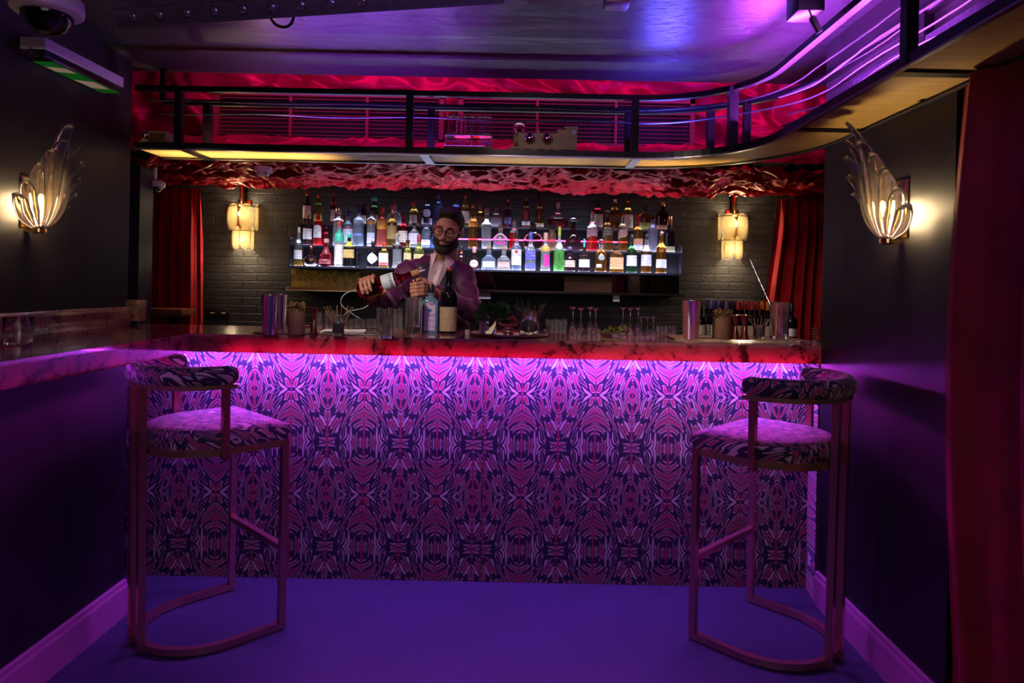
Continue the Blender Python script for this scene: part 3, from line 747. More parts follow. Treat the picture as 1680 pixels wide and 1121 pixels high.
# dome cameras
M_DOME = glass('smoked_dome', (0.30, 0.27, 0.32), 0.02, 1.45)
def dome_cam(label, loc, s, ztop):
    t = thing('dome_camera', label, 'camera', loc, 0, 'white dome cameras')
    MB().lathe([(0.088*s, -0.02*s), (0.098*s, -0.012*s), (0.10*s, 0.0), (0.097*s, 0.03*s), (0.08*s, 0.045*s), (0.035*s, 0.05*s)], 32).build('housing', M_WHITEP, t)
    MB().lathe([(0.03*s, 0.048*s), (0.03*s, ztop-loc[2])], 20).build('ceiling_mount', M_WHITEP, t)
    pr = [(0.072*s*cos(a), -0.015*s-0.068*s*sin(a)) for a in [pi/2*i/12 for i in range(12)]] + [(0.001, -0.083*s)]
    MB().lathe(pr, 32).build('dome', M_DOME, t)
    MB().ball((0, -0.01*s, -0.03*s), 0.034*s, 16, 10).lathe([(0.022*s, 0), (0.022*s, 0.03*s), (0.018*s, 0.03*s)], 16, Matrix.Translation((0, -0.03*s, -0.035*s)) @ Matrix.Rotation(R(115), 4, 'X')).build('lens_module', M_BLKP, t)
    return t
p = at(78, 14, 2.25); dome_cam('large white dome camera hanging in the upper left corner', (p.x, p.y, p.z), 1.06, ZC)
p = at(251, 304, 4.35); dome_cam('small white dome camera under the satin canopy near the left curtain', (p.x, p.y, p.z), 0.72, 2.13)
p = at(432, 285, 4.14); sd = thing('smoke_detector', 'white smoke detector poking through the red satin canopy', 'detector', (p.x, p.y, p.z))
MB().lathe([(0.05, 0.04), (0.05, 0.015), (0.046, 0.008)], 24).build('base', M_WHITEP, sd)
MB().lathe([(0.036, 0.008), (0.036, -0.004), (0.03, -0.014), (0.001, -0.016)], 24).build('sensor_cap', M_WHITEP, sd)
MB().box((-0.034, -0.034, -0.002), (0.034, 0.034, 0.003)).build('vents', M_BLKP, sd)
# exit luminaire running along the top of the left wall
ex = thing('exit_light', 'long emergency exit light with green and white stripes along the left wall', 'sign', (-1.95, 2.62, 2.19))
MB().box((0, 0, 0.028), (0.10, 0.52, 0.075), None, 0.006).build('housing', mat('grey_white_plastic', (0.5, 0.5, 0.52), 0.35), ex)
MB().box((0.004, 0.006, 0.0), (0.096, 0.514, 0.03), None, 0.004).build('diffuser', glass('milky_diffuser', (0.85, 0.86, 0.88), 0.25, 1.4), ex)
gp = MB().box((0.008, 0.06, -0.0022), (0.092, 0.505, -0.0002)).build('green_legend', mat('exit_green', (0.0, 0.30, 0.035), 0.4), ex, smooth=False)
for y0, y1 in ((0.12, 0.19), (0.30, 0.42)): MB().add([(0.015, y0, -0.003), (0.085, y0+0.02, -0.003), (0.085, y1+0.02, -0.003), (0.015, y1, -0.003)], [(0, 1, 2, 3)]).build('white_pictogram', M_WHITEP, gp, smooth=False)
MB().tube([(0.05, -0.004, 0.03), (0.045, -0.01, 0.0)], 0.004, 8).build('test_switch', M_BLKP, ex)
# hanging boxes and little spot near the right
p = at(1322, 12, 2.35)
sb = thing('ceiling_box', 'square black speaker box hung from the ceiling above the rack curve', 'speaker', (p.x, 2.35, p.z))
MB().box((-0.045, -0.05, -0.03), (0.045, 0.06, 0.055), None, 0.004).build('cabinet', M_BLKP, sb)
MB().box((-0.012, -0.012, 0.055), (0.012, 0.012, ZC-p.z)).build('stem', M_BLKP, sb, smooth=False)
q = at(1338, 40, 2.30)
ml = thing('mini_spot_light', 'tiny black spotlight clipped under the black speaker box', 'spotlight', (q.x, 2.30, q.z))
MB().lathe([(0.011, -0.03), (0.012, 0.022), (0.008, 0.03)], 14, Matrix.Rotation(R(-28), 4, 'Y')).build('barrel', mat('olive_metal', (0.07, 0.07, 0.06), 0.35, 0.5), ml)
MB().tube([(-0.012, 0.0, 0.02), (-0.02, 0.005, 0.05), (-0.03, 0.02, 0.07)], 0.004, 8).build('arm', M_BLKP, ml)
p = at(1012, 5, 2.5)
s2 = thing('ceiling_sensor', 'small dark box fixed under the ceiling at the top centre right', 'sensor', (p.x, 2.5, p.z))
MB().box((-0.045, -0.04, -0.012), (0.045, 0.05, 0.03), None, 0.005).build('case', M_GUN, s2)
MB().lathe([(0.012, 0.03), (0.012, ZC-p.z)], 12).build('stem', M_GUN, s2)

# ================================================================= MODEL TRAIN on the rack
zd = ZG+0.015; YT = 3.42
M_KHAKI = mat('tan_model_paint', (0.20, 0.13, 0.085), 0.5); M_BAUBLE = mat('mirror_bauble', (0.75, 0.45, 0.40), 0.05, 1.0)
M_JAR = glass('jar_glass', (0.95, 0.93, 0.97), 0.02, 1.3)
def wheels(par, xs, r, y=0.045, nm='wheel'):
    for x in xs:
        for s in (-1, 1):
            w_ = MB().lathe([(r, -0.004), (r, 0.004), (r*0.8, 0.004), (r*0.7, 0.002), (r*0.25, 0.003), (r*0.2, 0.006)], 18, Matrix.Translation((x, s*y, r)) @ Matrix.Rotation(R(90*s), 4, 'X')).build(nm, M_KHAKI, par)
def locomotive(label, loc):
    t = thing('model_locomotive', label, 'model train', loc, 0)
    wheels(t, (-0.10, -0.04, 0.02, 0.07), 0.019); wheels(t, (0.125,), 0.014)
    MB().box((-0.165, -0.048, 0.036), (0.165, 0.048, 0.047)).box((-0.155, -0.044, 0.02), (-0.145, 0.044, 0.04)).build('footplate', M_KHAKI, t, smooth=False)
    MB().add([(-0.165, -0.045, 0.036), (-0.195, 0, 0.012), (-0.165, 0.045, 0.036), (-0.165, -0.045, 0.006), (-0.165, 0.045, 0.006)], [(0, 1, 3), (1, 2, 4), (1, 4, 3), (0, 2, 1), (0, 3, 4, 2)]).build('cow_catcher', M_KHAKI, t, smooth=False)
    MB().lathe([(0.036, -0.145), (0.038, -0.14), (0.038, 0.07), (0.036, 0.07)], 22, Matrix.Translation((0, 0, 0.086)) @ Matrix.Rotation(pi/2, 4, 'Y')).build('boiler', M_KHAKI, t)
    MB().box((-0.12, -0.046, 0.047), (0.07, -0.036, 0.115)).box((-0.12, 0.036, 0.047), (0.07, 0.046, 0.115)).build('side_tank', M_KHAKI, t, smooth=False)
    MB().lathe([(0.012, 0.118), (0.009, 0.13), (0.009, 0.145)], 16, Matrix.Translation((-0.118, 0, 0))).build('chimney', M_KHAKI, t)
    MB().ball((-0.118, 0, 0.152), 0.031, 18, 10, (1, 1, 0.85)).build('glass_cap', glass('clear_glass'), t)
    MB().lathe([(0.006, 0.12), (0.006, 0.145)], 12, Matrix.Translation((-0.02, 0, 0))).build('whistle', M_KHAKI, t)
    MB().box((0.07, -0.048, 0.047), (0.115, 0.048, 0.135)).box((0.115, -0.05, 0.047), (0.168, 0.05, 0.14)).box((0.105, -0.054, 0.14), (0.172, 0.054, 0.149)).build('cab', M_KHAKI, t, smooth=False)
    MB().box((0.142, -0.0515, 0.112), (0.162, -0.0498, 0.132)).build('cab_window', M_EDGE, t, smooth=False)
    for x in (-0.065, 0.02): MB().ball((x, -0.058, 0.086), 0.026, 20, 12).build('mirror_bauble', M_BAUBLE, t)
    MB().tube([(-0.1, -0.052, 0.022), (0.07, -0.052, 0.022)], 0.0035, 6).build('coupling_rod', M_KHAKI, t)
    return t
def wagon(label, loc):
    t = thing('model_wagon', label, 'model train', loc, 0)
    wheels(t, (-0.07, -0.045, 0.045, 0.07), 0.016)
    MB().box((-0.118, -0.046, 0.032), (0.118, 0.046, 0.04)).build('chassis', M_KHAKI, t, smooth=False)
    f = MB()
    for x in (-0.116, 0.112): 
        for y in (-0.046, 0.042): f.box((x, y, 0.04), (x+0.004, y+0.004, 0.1))
    for y in (-0.047, 0.041): f.box((-0.118, y, 0.097), (0.118, y+0.006, 0.106)); f.box((-0.118, y, 0.04), (0.118, y+0.006, 0.046)); f.box((0.015, y+0.001, 0.046), (0.02, y+0.005, 0.1))
    f.box((-0.118, -0.047, 0.097), (-0.112, 0.047, 0.106)).box((0.112, -0.047, 0.097), (0.118, 0.047, 0.106)).build('frame', M_KHAKI, t, smooth=False)
    MB().box((-0.112, -0.041, 0.041), (0.112, 0.041, 0.096)).build('glass_tank', glass('plum_glass', (0.55, 0.25, 0.4), 0.05), t, smooth=False)
    for x in (-0.078, 0.0, 0.078):
        j_ = MB().lathe([(0.028, 0.106), (0.034, 0.108), (0.034, 0.198), (0.031, 0.198), (0.031, 0.112), (0.001, 0.112)], 20, Matrix.Translation((x, 0, 0))).build('jar', M_JAR, t)
        MB().lathe([(0.036, 0.198), (0.036, 0.203), (0.001, 0.204)], 20, Matrix.Translation((x, 0, 0))).build('jar_lid', M_JAR, j_)
    return t
p = at(890, 240, YT); locomotive('tan model steam locomotive with two mirrored baubles on the overhead rack', (p.x, YT, zd))
p = at(769, 240, YT); wagon('tan model wagon carrying three glass jars behind the locomotive', (p.x, YT, zd))
p = at(259, 232, YT); lw = thing('model_carriage', 'small tan model carriage at the far left end of the overhead rack', 'model train', (p.x, YT, zd))
wheels(lw, (-0.045, 0.045), 0.014); MB().box((-0.066, -0.045, 0.026), (0.066, 0.045, 0.04)).box((-0.055, -0.043, 0.04), (0.06, 0.043, 0.088)).build('body', M_KHAKI, lw, smooth=False)
for x in (0.005, 0.025): MB().box((x, -0.0445, 0.05), (x+0.013, -0.0425, 0.08)).build('panel', mat('orange_model_paint', (0.28, 0.12, 0.04), 0.5), lw, smooth=False)
MB().ball((-0.035, -0.045, 0.066), 0.02, 16, 10).build('mirror_bauble', M_BAUBLE, lw)
# ================================================================= BOTTLES
PROF = {
 'std':   [(0,.92),(.02,1),(.60,1),(.66,.95),(.72,.72),(.77,.46),(.81,.36),(1,.34)],
 'wine':  [(0,.94),(.02,1),(.58,1),(.64,.93),(.70,.66),(.75,.44),(.79,.38),(1,.36)],
 'slope': [(0,.93),(.02,1),(.48,1),(.58,.86),(.68,.60),(.76,.36),(.84,.26),(1,.24)],
 'tall':  [(0,.94),(.02,1),(.72,1),(.76,.95),(.80,.68),(.83,.42),(.86,.36),(1,.35)],
 'squat': [(0,.95),(.03,1),(.40,1),(.52,.95),(.60,.78),(.67,.5),(.72,.36),(1,.33)],
 'bell':  [(0,.93),(.04,1),(.28,1),(.42,.86),(.54,.56),(.66,.38),(.76,.33),(1,.3)],
 'dome':  [(0,.95),(.03,1),(.46,1),(.58,.94),(.68,.78),(.76,.52),(.82,.38),(1,.36)],
 'ball':  [(0,.45),(.03,.6),(.12,.86),(.25,.99),(.36,1),(.48,.92),(.58,.72),(.64,.45),(.68,.28),(1,.24)],
 'flask': [(0,.62),(.04,.75),(.14,.93),(.28,1),(.42,.97),(.55,.82),(.64,.58),(.70,.32),(.74,.26),(1,.24)],
 'trap':  [(0,.80),(.03,.94),(.10,1),(.18,.97),(.38,.72),(.56,.48),(.68,.28),(.76,.22),(.90,.21),(1,.24)],
 'tri':   [(0,.96),(.04,1),(.30,1),(.40,.94),(.50,.78),(.58,.52),(.63,.30),(.68,.2),(1,.17)],
 'vase':  [(0,.78),(.03,.82),(.30,.90),(.58,1),(.66,.97),(.74,.68),(.80,.42),(.86,.36),(1,.34)],
 'hour':  [(0,.9),(.04,1),(.2,.9),(.4,.6),(.52,.42),(.62,.55),(.72,.5),(.8,.36),(1,.33)],
 'jar':   [(0,.93),(.04,1),(.62,1),(.72,.92),(.78,.74),(.8,.7),(1,.7)],
 'step':  [(0,1),(.06,1),(.09,.86),(.55,.9),(.60,.96),(.70,.9),(.77,.6),(.82,.38),(1,.35)],
}
def prof_r(pr, z):
    for i in range(len(pr)-1):
        if pr[i][0] <= z <= pr[i+1][0]:
            a, b = pr[i], pr[i+1]; k = (z-a[0])/max(1e-6, b[0]-a[0]); return a[1]+(b[1]-a[1])*k
    return pr[-1][1]
def smooth_prof(pr, n=40):
    zs = sorted(set([p[0] for p in pr] + [i/n for i in range(n+1)]))
    out = []
    for z in zs:
        if 0.03 < z < 0.985: r = (prof_r(pr, z-0.015)+2*prof_r(pr, z)+prof_r(pr, z+0.012))/4
        else: r = prof_r(pr, z)
        out.append((z, r))
    return out
def sec_pt(a, r, hw, n, d, rn):
    """superellipse section that turns round towards the neck"""
    k = min(1, max(0, (r-rn)/max(1e-6, 1-rn)))
    e = 2.0/(2 + (n-2)*k); dd = 1 + (d-1)*k
    c, s = cos(a), sin(a)
    return (math.copysign(abs(c)**e, c)*r*hw, math.copysign(abs(s)**e, s)*r*hw*dd)
TINT = dict(
 clear=(.96,.97,1), amber=(.72,.25,.035), gold=(.88,.50,.09), yellow=(.92,.78,.10), cognac=(.62,.22,.05), brown=(.30,.11,.03), red=(.85,.02,.03), cherry=(.45,.02,.04),
 dark=(.035,.012,.018), black=(.010,.009,.012), green=(.12,.75,.12), lime=(.25,.90,.18), bottlegreen=(.06,.22,.07), blue=(.22,.36,.95), paleblue=(.62,.74,1.0), plum=(.16,.05,.14), orange=(.95,.30,.06), pink=(.95,.35,.55), olive=(.30,.30,.06), rust=(.42,.20,.13), lilac=(.72,.62,.95))
def m_glassb(tint, fill=None, frost=0.0):
    key = 'bottle_%s_%s_%s' % (tint, 'full' if fill is None else round(fill, 3), frost)
    if key in _MC: return _MC[key]
    if tint in ('black', 'dark', 'plum', 'brown', 'olive', 'rust'):
        t = NT(key); n = t.noise(t.coord(), 20, 2); c = TINT[tint]
        t.p(Base_Color=t.ramp(n, [(.3, [x*.9 for x in c]), (.7, c)]), Roughness=0.06 if not frost else 0.35, IOR=1.4, Transmission_Weight=0.75 if tint in ('brown', 'olive', 'plum', 'rust') else 0.45, Specular_IOR_Level=0.6)
        _MC[key] = t.m; return t.m
    return glass(key, TINT[tint], frost, 1.36, fill, trans=0.84 if tint in ('clear', 'paleblue', 'blue', 'lilac') else 0.72 if tint in ('lime', 'green', 'red') else 0.92)
def m_label(base, ink, rows=150.0, dens=0.5):
    key = 'label_%s_%s_%s' % (tuple(round(x, 3) for x in base), tuple(round(x, 3) for x in ink), rows)
    if key in _MC: return _MC[key]
    t = NT(key); v = t.coord(); s = t.sep(v)
    row = t.math('SINE', t.math('MULTIPLY', s[2], rows*2))
    blk = t.noise(t.map(v, (260, 1, rows*0.32)), 1.0, 1.0)
    f = t.math('MULTIPLY', t.math('GREATER_THAN', row, 0.25), t.math('GREATER_THAN', blk, 0.54))
    t.p(Base_Color=t.mix(t.math('MULTIPLY', f, 0.75), tuple(base)+(1,), tuple(ink)+(1,)), Roughness=0.5); _MC[key] = t.m; return t.m
WHITE, CREAM, TAN, LAV, BLK, GOLD = (.78,.77,.80), (.72,.62,.45), (.62,.38,.18), (.66,.64,.86), (.02,.02,.02), (.60,.40,.12)
CAPM = dict(black=lambda: M_BLKP, gold=lambda: M_BRASS, silver=lambda: M_STEEL, copper=lambda: M_COPPER,
 cork=lambda: mat('cork', (.36,.20,.10), .8), red=lambda: mat('red_cap', (.55,.03,.03), .4), white=lambda: mat('white_cap', (.8,.8,.84), .4),
 wood=lambda: mat('brown_wood_cap', (.26,.10,.04), .5), green=lambda: mat('green_cap', (.05,.45,.28), .4), blue=lambda: mat('navy_cap', (.05,.07,.35), .35),
 cyan=lambda: mat('cyan_cap', (.05,.55,.75), .35), yellow=lambda: mat('lime_yellow_cap', (.55,.55,.06), .4), orange=lambda: mat('orange_cap', (.75,.22,.03), .4), cream=lambda: mat('cream_foil', (.72,.58,.40), .5),
 plum=lambda: mat('plum_foil', (.14,.10,.30), .35), glass=lambda: M_GLASS, darkred=lambda: mat('dark_red_foil', (.25,.02,.03), .4), pinkfoil=lambda: mat('pink_foil', (.65,.32,.28), .4))
def shell_patch(pr, Hb, hw, n, d, rn, z0, z1, half, shape='rect', off=0.0007, nu=14, nv=6, ctr=0.0):
    """patch on the bottle surface facing -Y; half = half angle in radians"""
    P = []
    for j in range(nv+1):
        row = []
        for i in range(nu+1):
            s = -1+2*i/nu; t = j/nv
            if shape == 'round': e = math.sqrt(max(0, 1-s*s))
            elif shape == 'diamond': e = 1-abs(s)**1.15
            else: e = 1.0
            mid = (z0+z1)/2; hz = (z1-z0)/2*e
            z = mid + hz*(2*t-1)
            if shape == 'diag': z += (z1-z0)*0.38*s
            if shape == 'arch' : z = z0 + (z1-z0)*t*(0.72+0.28*math.sqrt(max(0, 1-s*s)))
            a = -pi/2 + half*s + ctr
            r = prof_r(pr, min(1, max(0, z)))
            x, y = sec_pt(a, r, hw, n, d, rn)
            q = 1 + off/max(hw*r, 1e-3)
            row.append((x*q, y*q - (off if n > 3 else 0), z*Hb))
        P.append(row)
    return P
def bottle(name, label, cat, loc, H_, w_, shape, tint, cap, labels=(), n=2, d=1.0, fill=None, capr=None, caph=0.10, capshape='cyl', frost=0.0, neck=None, band=None, group=None, rz=0.0, seg=28, text=None, glassmat=None):
    t = thing(name, label, cat, loc, rz, group)
    hw = w_/2; pr = PROF[shape]; rn = pr[-1][1]; Hb = H_*(1-caph*0.75)
    rings = []
    for z, r in smooth_prof(pr):
        rings.append([sec_pt(2*pi*j/seg, r, hw, n, d, rn) + (z*Hb,) for j in range(seg)])
    gm = glassmat or m_glassb(tint, None if fill is None else fill*Hb, frost)
    MB().loft(rings).build('glass_body', gm, t, angle=50)
    cr = hw*rn*1.12 if capr is None else capr*hw
    z0 = H_*(1-caph); m = CAPM[cap]() if isinstance(cap, str) else cap
    if capshape == 'cyl': MB().lathe([(cr*0.96, z0), (cr, z0+0.002), (cr, H_-0.002), (cr*0.9, H_)], 18).build('cap', m, t)
    elif capshape == 'ball': 
        hh = H_-z0; MB().ball((0, 0, z0+hh*0.55), hh*0.5, 16, 10, (cr/(hh*0.5)*1.0, cr/(hh*0.5), 1)).build('stopper', m, t)
        MB().lathe([(hw*rn*0.8, z0-0.012), (hw*rn*0.95, z0+0.004)], 14).build('stopper_collar', CAPM['silver'](), t)
    elif capshape == 'tee':
        MB().lathe([(hw*rn*0.85, z0-0.006), (hw*rn*0.85, z0+0.3*(H_-z0)), (cr, z0+0.35*(H_-z0)), (cr*1.03, z0+0.7*(H_-z0)), (cr*0.8, H_)], 18).build('stopper', m, t)
    elif capshape == 'spout':
        MB().lathe([(cr, z0), (cr*0.9, z0+0.3*(H_-z0)), (cr*0.35, z0+0.4*(H_-z0)), (cr*0.25, H_)], 12).build('pour_spout', m, t)
    if neck:  # (colour, z0, z1) foil or collar round the neck
        c_, a_, b_ = neck; MB().loft([[tuple(q*(1+0.0008/(hw*max(.2, prof_r(pr, z)))) for q in sec_pt(2*pi*j/seg, prof_r(pr, z), hw, n, d, rn)) + (z*Hb,) for j in range(seg)] for z in [a_+(b_-a_)*i/8 for i in range(9)]], None, False, False).build('neck_foil', CAPM[c_](), t)
    if band:
        (c_, a_, b_) = band; MB().loft([[tuple(q*(1+0.0009/(hw*prof_r(pr, z))) for q in sec_pt(2*pi*j/seg, prof_r(pr, z), hw, n, d, rn)) + (z*Hb,) for j in range(seg)] for z in [a_+(b_-a_)*i/8 for i in range(9)]], None, False, False).build('band', c_ if not isinstance(c_, str) else CAPM[c_](), t)
    for L in labels:
        shp, a_, b_, half, col = L[:5]; ink = L[5] if len(L) > 5 else tuple(x*0.3 for x in col)
        MB().grid(shell_patch(pr, Hb, hw, n, d, rn, a_, b_, half, shp, ctr=L[6] if len(L) > 6 else 0.0)).build('label', m_label(col, ink), t, angle=180)
    if text:
        for (tx, zc, size, col, vert) in text:
            me = text_mesh(tx, size)
            r = prof_r(pr, zc)
            for vt in me.vertices:
                x, y, z = vt.co
                if vert: x, y = -y, x          # reads upwards
                Z = zc*Hb + y; rr = hw*prof_r(pr, min(1, max(0, Z/Hb)))
                a = x/max(rr, 1e-3)
                if n > 3: vt.co = (x, -rr*d-0.0014 - z*0.3, Z)
                else: vt.co = (sin(a)*(rr+0.0012), -cos(a)*(rr+0.0012)*d - z*0.3, Z)
            me.materials.append(mat('ink_%s' % (col,), col, 0.5)); o = bpy.data.objects.new('lettering', me); C.objects.link(o); o.parent = t
    return t
GRP = {1: 'bottles on the bottom lit shelf', 2: 'bottles on the middle lit shelf', 3: 'bottles on the top lit shelf'}
NMW = {1: 'bottom shelf', 2: 'middle shelf', 3: 'top shelf'}
def B(tier, x, w, top, shape, tint, cap, label, labels=(), dy=0.0, **kw):
    Y = {1: Y1, 2: Y2, 3: Y3}[tier] + dy; z = {1: T1, 2: T2, 3: T3}[tier]
    p = at(x, top, Y); bx = at(x, 430 if tier == 1 else 390 if tier == 2 else 360, Y).x
    H_ = min(p.z - z, 0.36)
    dd = kw.get('d', 1.0); wm = w*Y/F
    if wm*dd > 0.105: kw['d'] = 0.105/wm
    return bottle('liquor_bottle', label, 'bottle', (bx, Y, z), H_, wm, shape, tint, cap, labels, group=GRP[tier], **kw)
h60 = R(60)
# ---- bottom shelf, left to right
B(1, 489.7, 15, 373, 'slope', 'gold', 'cream', 'golden slender-necked bottle with pale label, leftmost on the bottom shelf', [('rect', .20, .46, R(62), WHITE)], caph=.14, fill=.5)
B(1, 510, 25, 404, 'ball', 'dark', 'copper', 'round dark ball-shaped bottle with a gold belt on the bottom shelf', band=('gold', .30, .40), caph=.2)
B(1, 535, 24, 392, 'bell', 'cherry', 'pinkfoil', 'dark raspberry bell-shaped bottle with framed label on the bottom shelf', [('rect', .10, .30, R(50), (.30,.03,.05), (.8,.6,.6))], caph=.14, neck=('darkred', .5, .8))
B(1, 556, 15, 362, 'tall', 'clear', 'red', 'tall bottle with long white label, green neck and red cap, bottom shelf', [('rect', .06, .52, R(80), (.74,.70,.72), (.45,.2,.2))], caph=.12, neck=('green', .60, .86), frost=.1)
B(1, 572.5, 18, 384, 'std', 'black', 'green', 'black bottle with broad gold label and green neck on the bottom shelf', [('rect', .30, .58, R(80), GOLD, (.15,.06,.02))], caph=.12, neck=('yellow', .68, .85), n=4)
B(1, 586, 7, 406, 'tall', 'black', 'black', 'thin black bottle squeezed right of the gold-labelled black one on the bottom shelf')
B(1, 611.7, 18, 396, 'std', 'black', 'black', 'black apothecary bottle with a pale diamond label on the bottom shelf', [('diamond', .14, .62, R(75), (.70,.66,.60), (.3,.25,.25))], caph=.12)
B(1, 630, 16, 398, 'std', 'gold', 'red', 'golden bottle with white label over a red stripe on the bottom shelf', [('rect', .22, .62, R(66), WHITE), ('rect', .10, .20, R(66), (.7,.05,.07), (.8,.7,.7))], caph=.1, n=4)
B(1, 651.5, 17, 382, 'step', 'clear', 'glass', 'clear bottle with a white collar band and glass stopper on the bottom shelf', band=(mat('white_cap', (0,0,0)), .60, .72), caph=.16, capshape='ball', capr=.45)
B(1, 668.6, 13, 394, 'std', 'yellow', 'gold', 'yellow bottle with tan label and gold ring cap on the bottom shelf', [('rect', .2, .6, R(70), (.66,.50,.24))], caph=.12, capr=.62)
B(1, 687, 18, 385, 'wine', 'olive', 'darkred', 'olive green bottle with dark red capsule beside the barman on the bottom shelf', [('rect', .2, .5, R(60), (.6,.5,.2))], caph=.22)
B(1, 757, 16, 404, 'dome', 'dark', 'black', 'dark bottle with a copper neck just right of the barman on the bottom shelf', caph=.16, neck=('copper', .80, .98))
B(1, 778, 18, 405, 'squat', 'dark', 'pinkfoil', 'near-black squat bottle with a round cream label on the bottom shelf', [('round', .12, .52, R(48), (.68,.56,.42), (.2,.1,.08))], caph=.26)
B(1, 802, 25, 404, 'squat', 'paleblue', 'cork', 'squat pale blue bottle with cork ball stopper on the bottom shelf', [('rect', .12, .42, R(42), LAV, (.25,.3,.6))], caph=.2, capshape='ball', capr=.36, n=3.2, d=.7, text=[('PATRÓN', .46, .012, (.1,.15,.5), False)])
B(1, 826.5, 23, 405, 'squat', 'clear', 'cork', 'squat clear bottle with orange pink label and cork stopper on the bottom shelf', [('rect', .14, .40, R(44), (.85,.42,.36), (.5,.1,.1))], caph=.2, capshape='ball', capr=.36, n=3.2, d=.7, fill=.5)
B(1, 847, 17, 379, 'std', 'paleblue', 'white', 'clear rum bottle with a red disc on its white label, bottom shelf', [('rect', .16, .62, R(72), (.74,.74,.82), (.3,.3,.4)), ('round', .50, .60, R(22), (.5,.03,.05), (.2,.0,.0))], caph=.2, text=[('BACARDI', .46, .0125, (.04,.04,.08), False)])
B(1, 870, 17, 381, 'std', 'clear', 'blue', 'bottle with deep blue label ringed by white dots on the bottom shelf', [('rect', .32, .63, R(78), (.09,.08,.42), (.6,.6,.95)), ('rect', .07, .22, R(78), (.14,.14,.75), (.05,.05,.3))], caph=.2, n=4)
B(1, 894.6, 17, 382, 'step', 'clear', 'pinkfoil', 'clear waisted bottle with gold collar and magenta panel on the bottom shelf', [('rect', .14, .5, R(36), (.80,.03,.30), (.3,.0,.1), .35)], caph=.2, band=(mat('ochre_paper', (.55,.36,.06), .5), .60, .76))
B(1, 917, 18, 372, 'slope', 'lime', 'yellow', 'glowing green bottle with lettering running up it on the bottom shelf', caph=.2, fill=.56, text=[('LEMINAX', .36, .017, (.02,.10,.03), True)])
B(1, 934.6, 18, 405, 'dome', 'dark', 'plum', 'dark dome-shouldered bottle with cream label and plum capsule on the bottom shelf', [('rect', .2, .5, R(74), (.68,.52,.42))], caph=.14)
B(1, 958, 19, 392, 'std', 'dark', 'cyan', 'dark red bottle with a tall cyan stopper on the bottom shelf', [('rect', .18, .50, R(58), (.72,.70,.76), (.3,.3,.4))], caph=.34, capr=.16, n=3)
B(1, 985.6, 20, 393, 'dome', 'amber', 'glass', 'round-shouldered amber bottle with a grey medallion on the bottom shelf', [('round', .42, .62, R(32), (.32,.33,.33), (.1,.1,.1)), ('rect', .16, .28, R(26), (.7,.72,.75), (.4,.4,.4), -.4)], caph=.2, capshape='ball', capr=.5, fill=.8)
B(1, 1011, 23, 399, 'std', 'amber', 'black', 'wide square amber bottle with a large tan label on the bottom shelf', [('rect', .12, .56, R(64), (.66,.36,.17))], caph=.12, n=5, d=.6, neck=('white', .82, .9))
B(1, 1036, 17, 384, 'std', 'bottlegreen', 'black', 'green bottle with lavender label on the bottom shelf', [('rect', .2, .52, R(78), LAV, (.25,.25,.4))], caph=.2)
B(1, 1060, 17, 384, 'std', 'amber', 'black', 'amber bottle with lavender label and black banded cap on the bottom shelf', [('rect', .2, .52, R(78), LAV, (.25,.25,.4))], caph=.14, fill=.6)
B(1, 1084.5, 17, 379, 'std', 'amber', 'silver', 'amber bottle with low white label, rightmost on the bottom shelf', [('rect', .14, .36, R(78), WHITE)], caph=.12)
# ---- middle shelf
B(2, 505, 15, 353, 'wine', 'dark', 'pinkfoil', 'dark wine bottle with white label, leftmost on the middle shelf', [('rect', .22, .60, R(72), (.74,.70,.72))], caph=.12)
B(2, 522, 16, 349, 'tall', 'red', 'red', 'bright red aperitif bottle with silver label on the middle shelf', [('arch', .26, .68, R(50), (.70,.68,.70), (.1,.1,.2))], caph=.12)
B(2, 535, 9, 372, 'wine', 'cherry', 'darkred', 'thin dark red bottle right of the bright red aperitif on the middle shelf', caph=.1)
B(2, 555, 16, 342, 'tall', 'clear', 'silver', 'tall clear bottle with silver cap behind the green-necked one on the middle shelf', caph=.12, capr=.62, n=3)
B(2, 571, 17, 346, 'std', 'paleblue', 'blue', 'white-labelled gin bottle with dark cap on the middle shelf', [('rect', .1, .62, R(78), (.70,.72,.86), (.2,.25,.5))], caph=.18, band=(mat('crimson_print', (.4,.05,.12), .5), .56, .62))
B(2, 588, 17, 338, 'tall', 'paleblue', 'blue', 'frosted pale blue vodka bottle with navy cap on the middle shelf', [('rect', .30, .36, R(60), (.2,.28,.75), (.1,.1,.4))], caph=.17, frost=.45)
B(2, 609, 14, 341, 'tall', 'clear', 'white', 'slim clear bottle with an orange disc near its neck on the middle shelf', [('round', .60, .72, R(46), (.85,.32,.05), (.5,.1,.0)), ('rect', .1, .38, R(60), LAV, (.3,.2,.5))], caph=.1)
B(2, 626.5, 17, 341, 'tall', 'red', 'orange', 'orange topped flavoured vodka bottle with coral lower half on the middle shelf', [('round', .62, .72, R(34), (.25,.04,.02), (.1,.0,.0))], caph=.15, band=(mat('orange_paper', (.80,.30,.04), .45), .50, .80), glassmat=glass('coral_glass', (1.0, .18, .14), .3, 1.36, trans=.7))
B(2, 643, 17, 337, 'std', 'gold', 'silver', 'tequila bottle with tall dull gold label on the middle shelf', [('rect', .22, .60, R(78), (.42,.26,.09), (.2,.1,.03))], caph=.2)
B(2, 661, 16, 351, 'std', 'cherry', 'darkred', 'dark whisky bottle with cream label left of the lavender-labelled one on the middle shelf', [('rect', .16, .54, R(76), (.74,.62,.52), (.3,.15,.1))], caph=.14)
B(2, 679.6, 18, 366, 'std', 'clear', 'white', 'clear bottle with lavender white label on the middle shelf left of the barman', [('rect', .14, .72, R(76), (.70,.66,.84), (.3,.25,.4))], caph=.12, n=3)
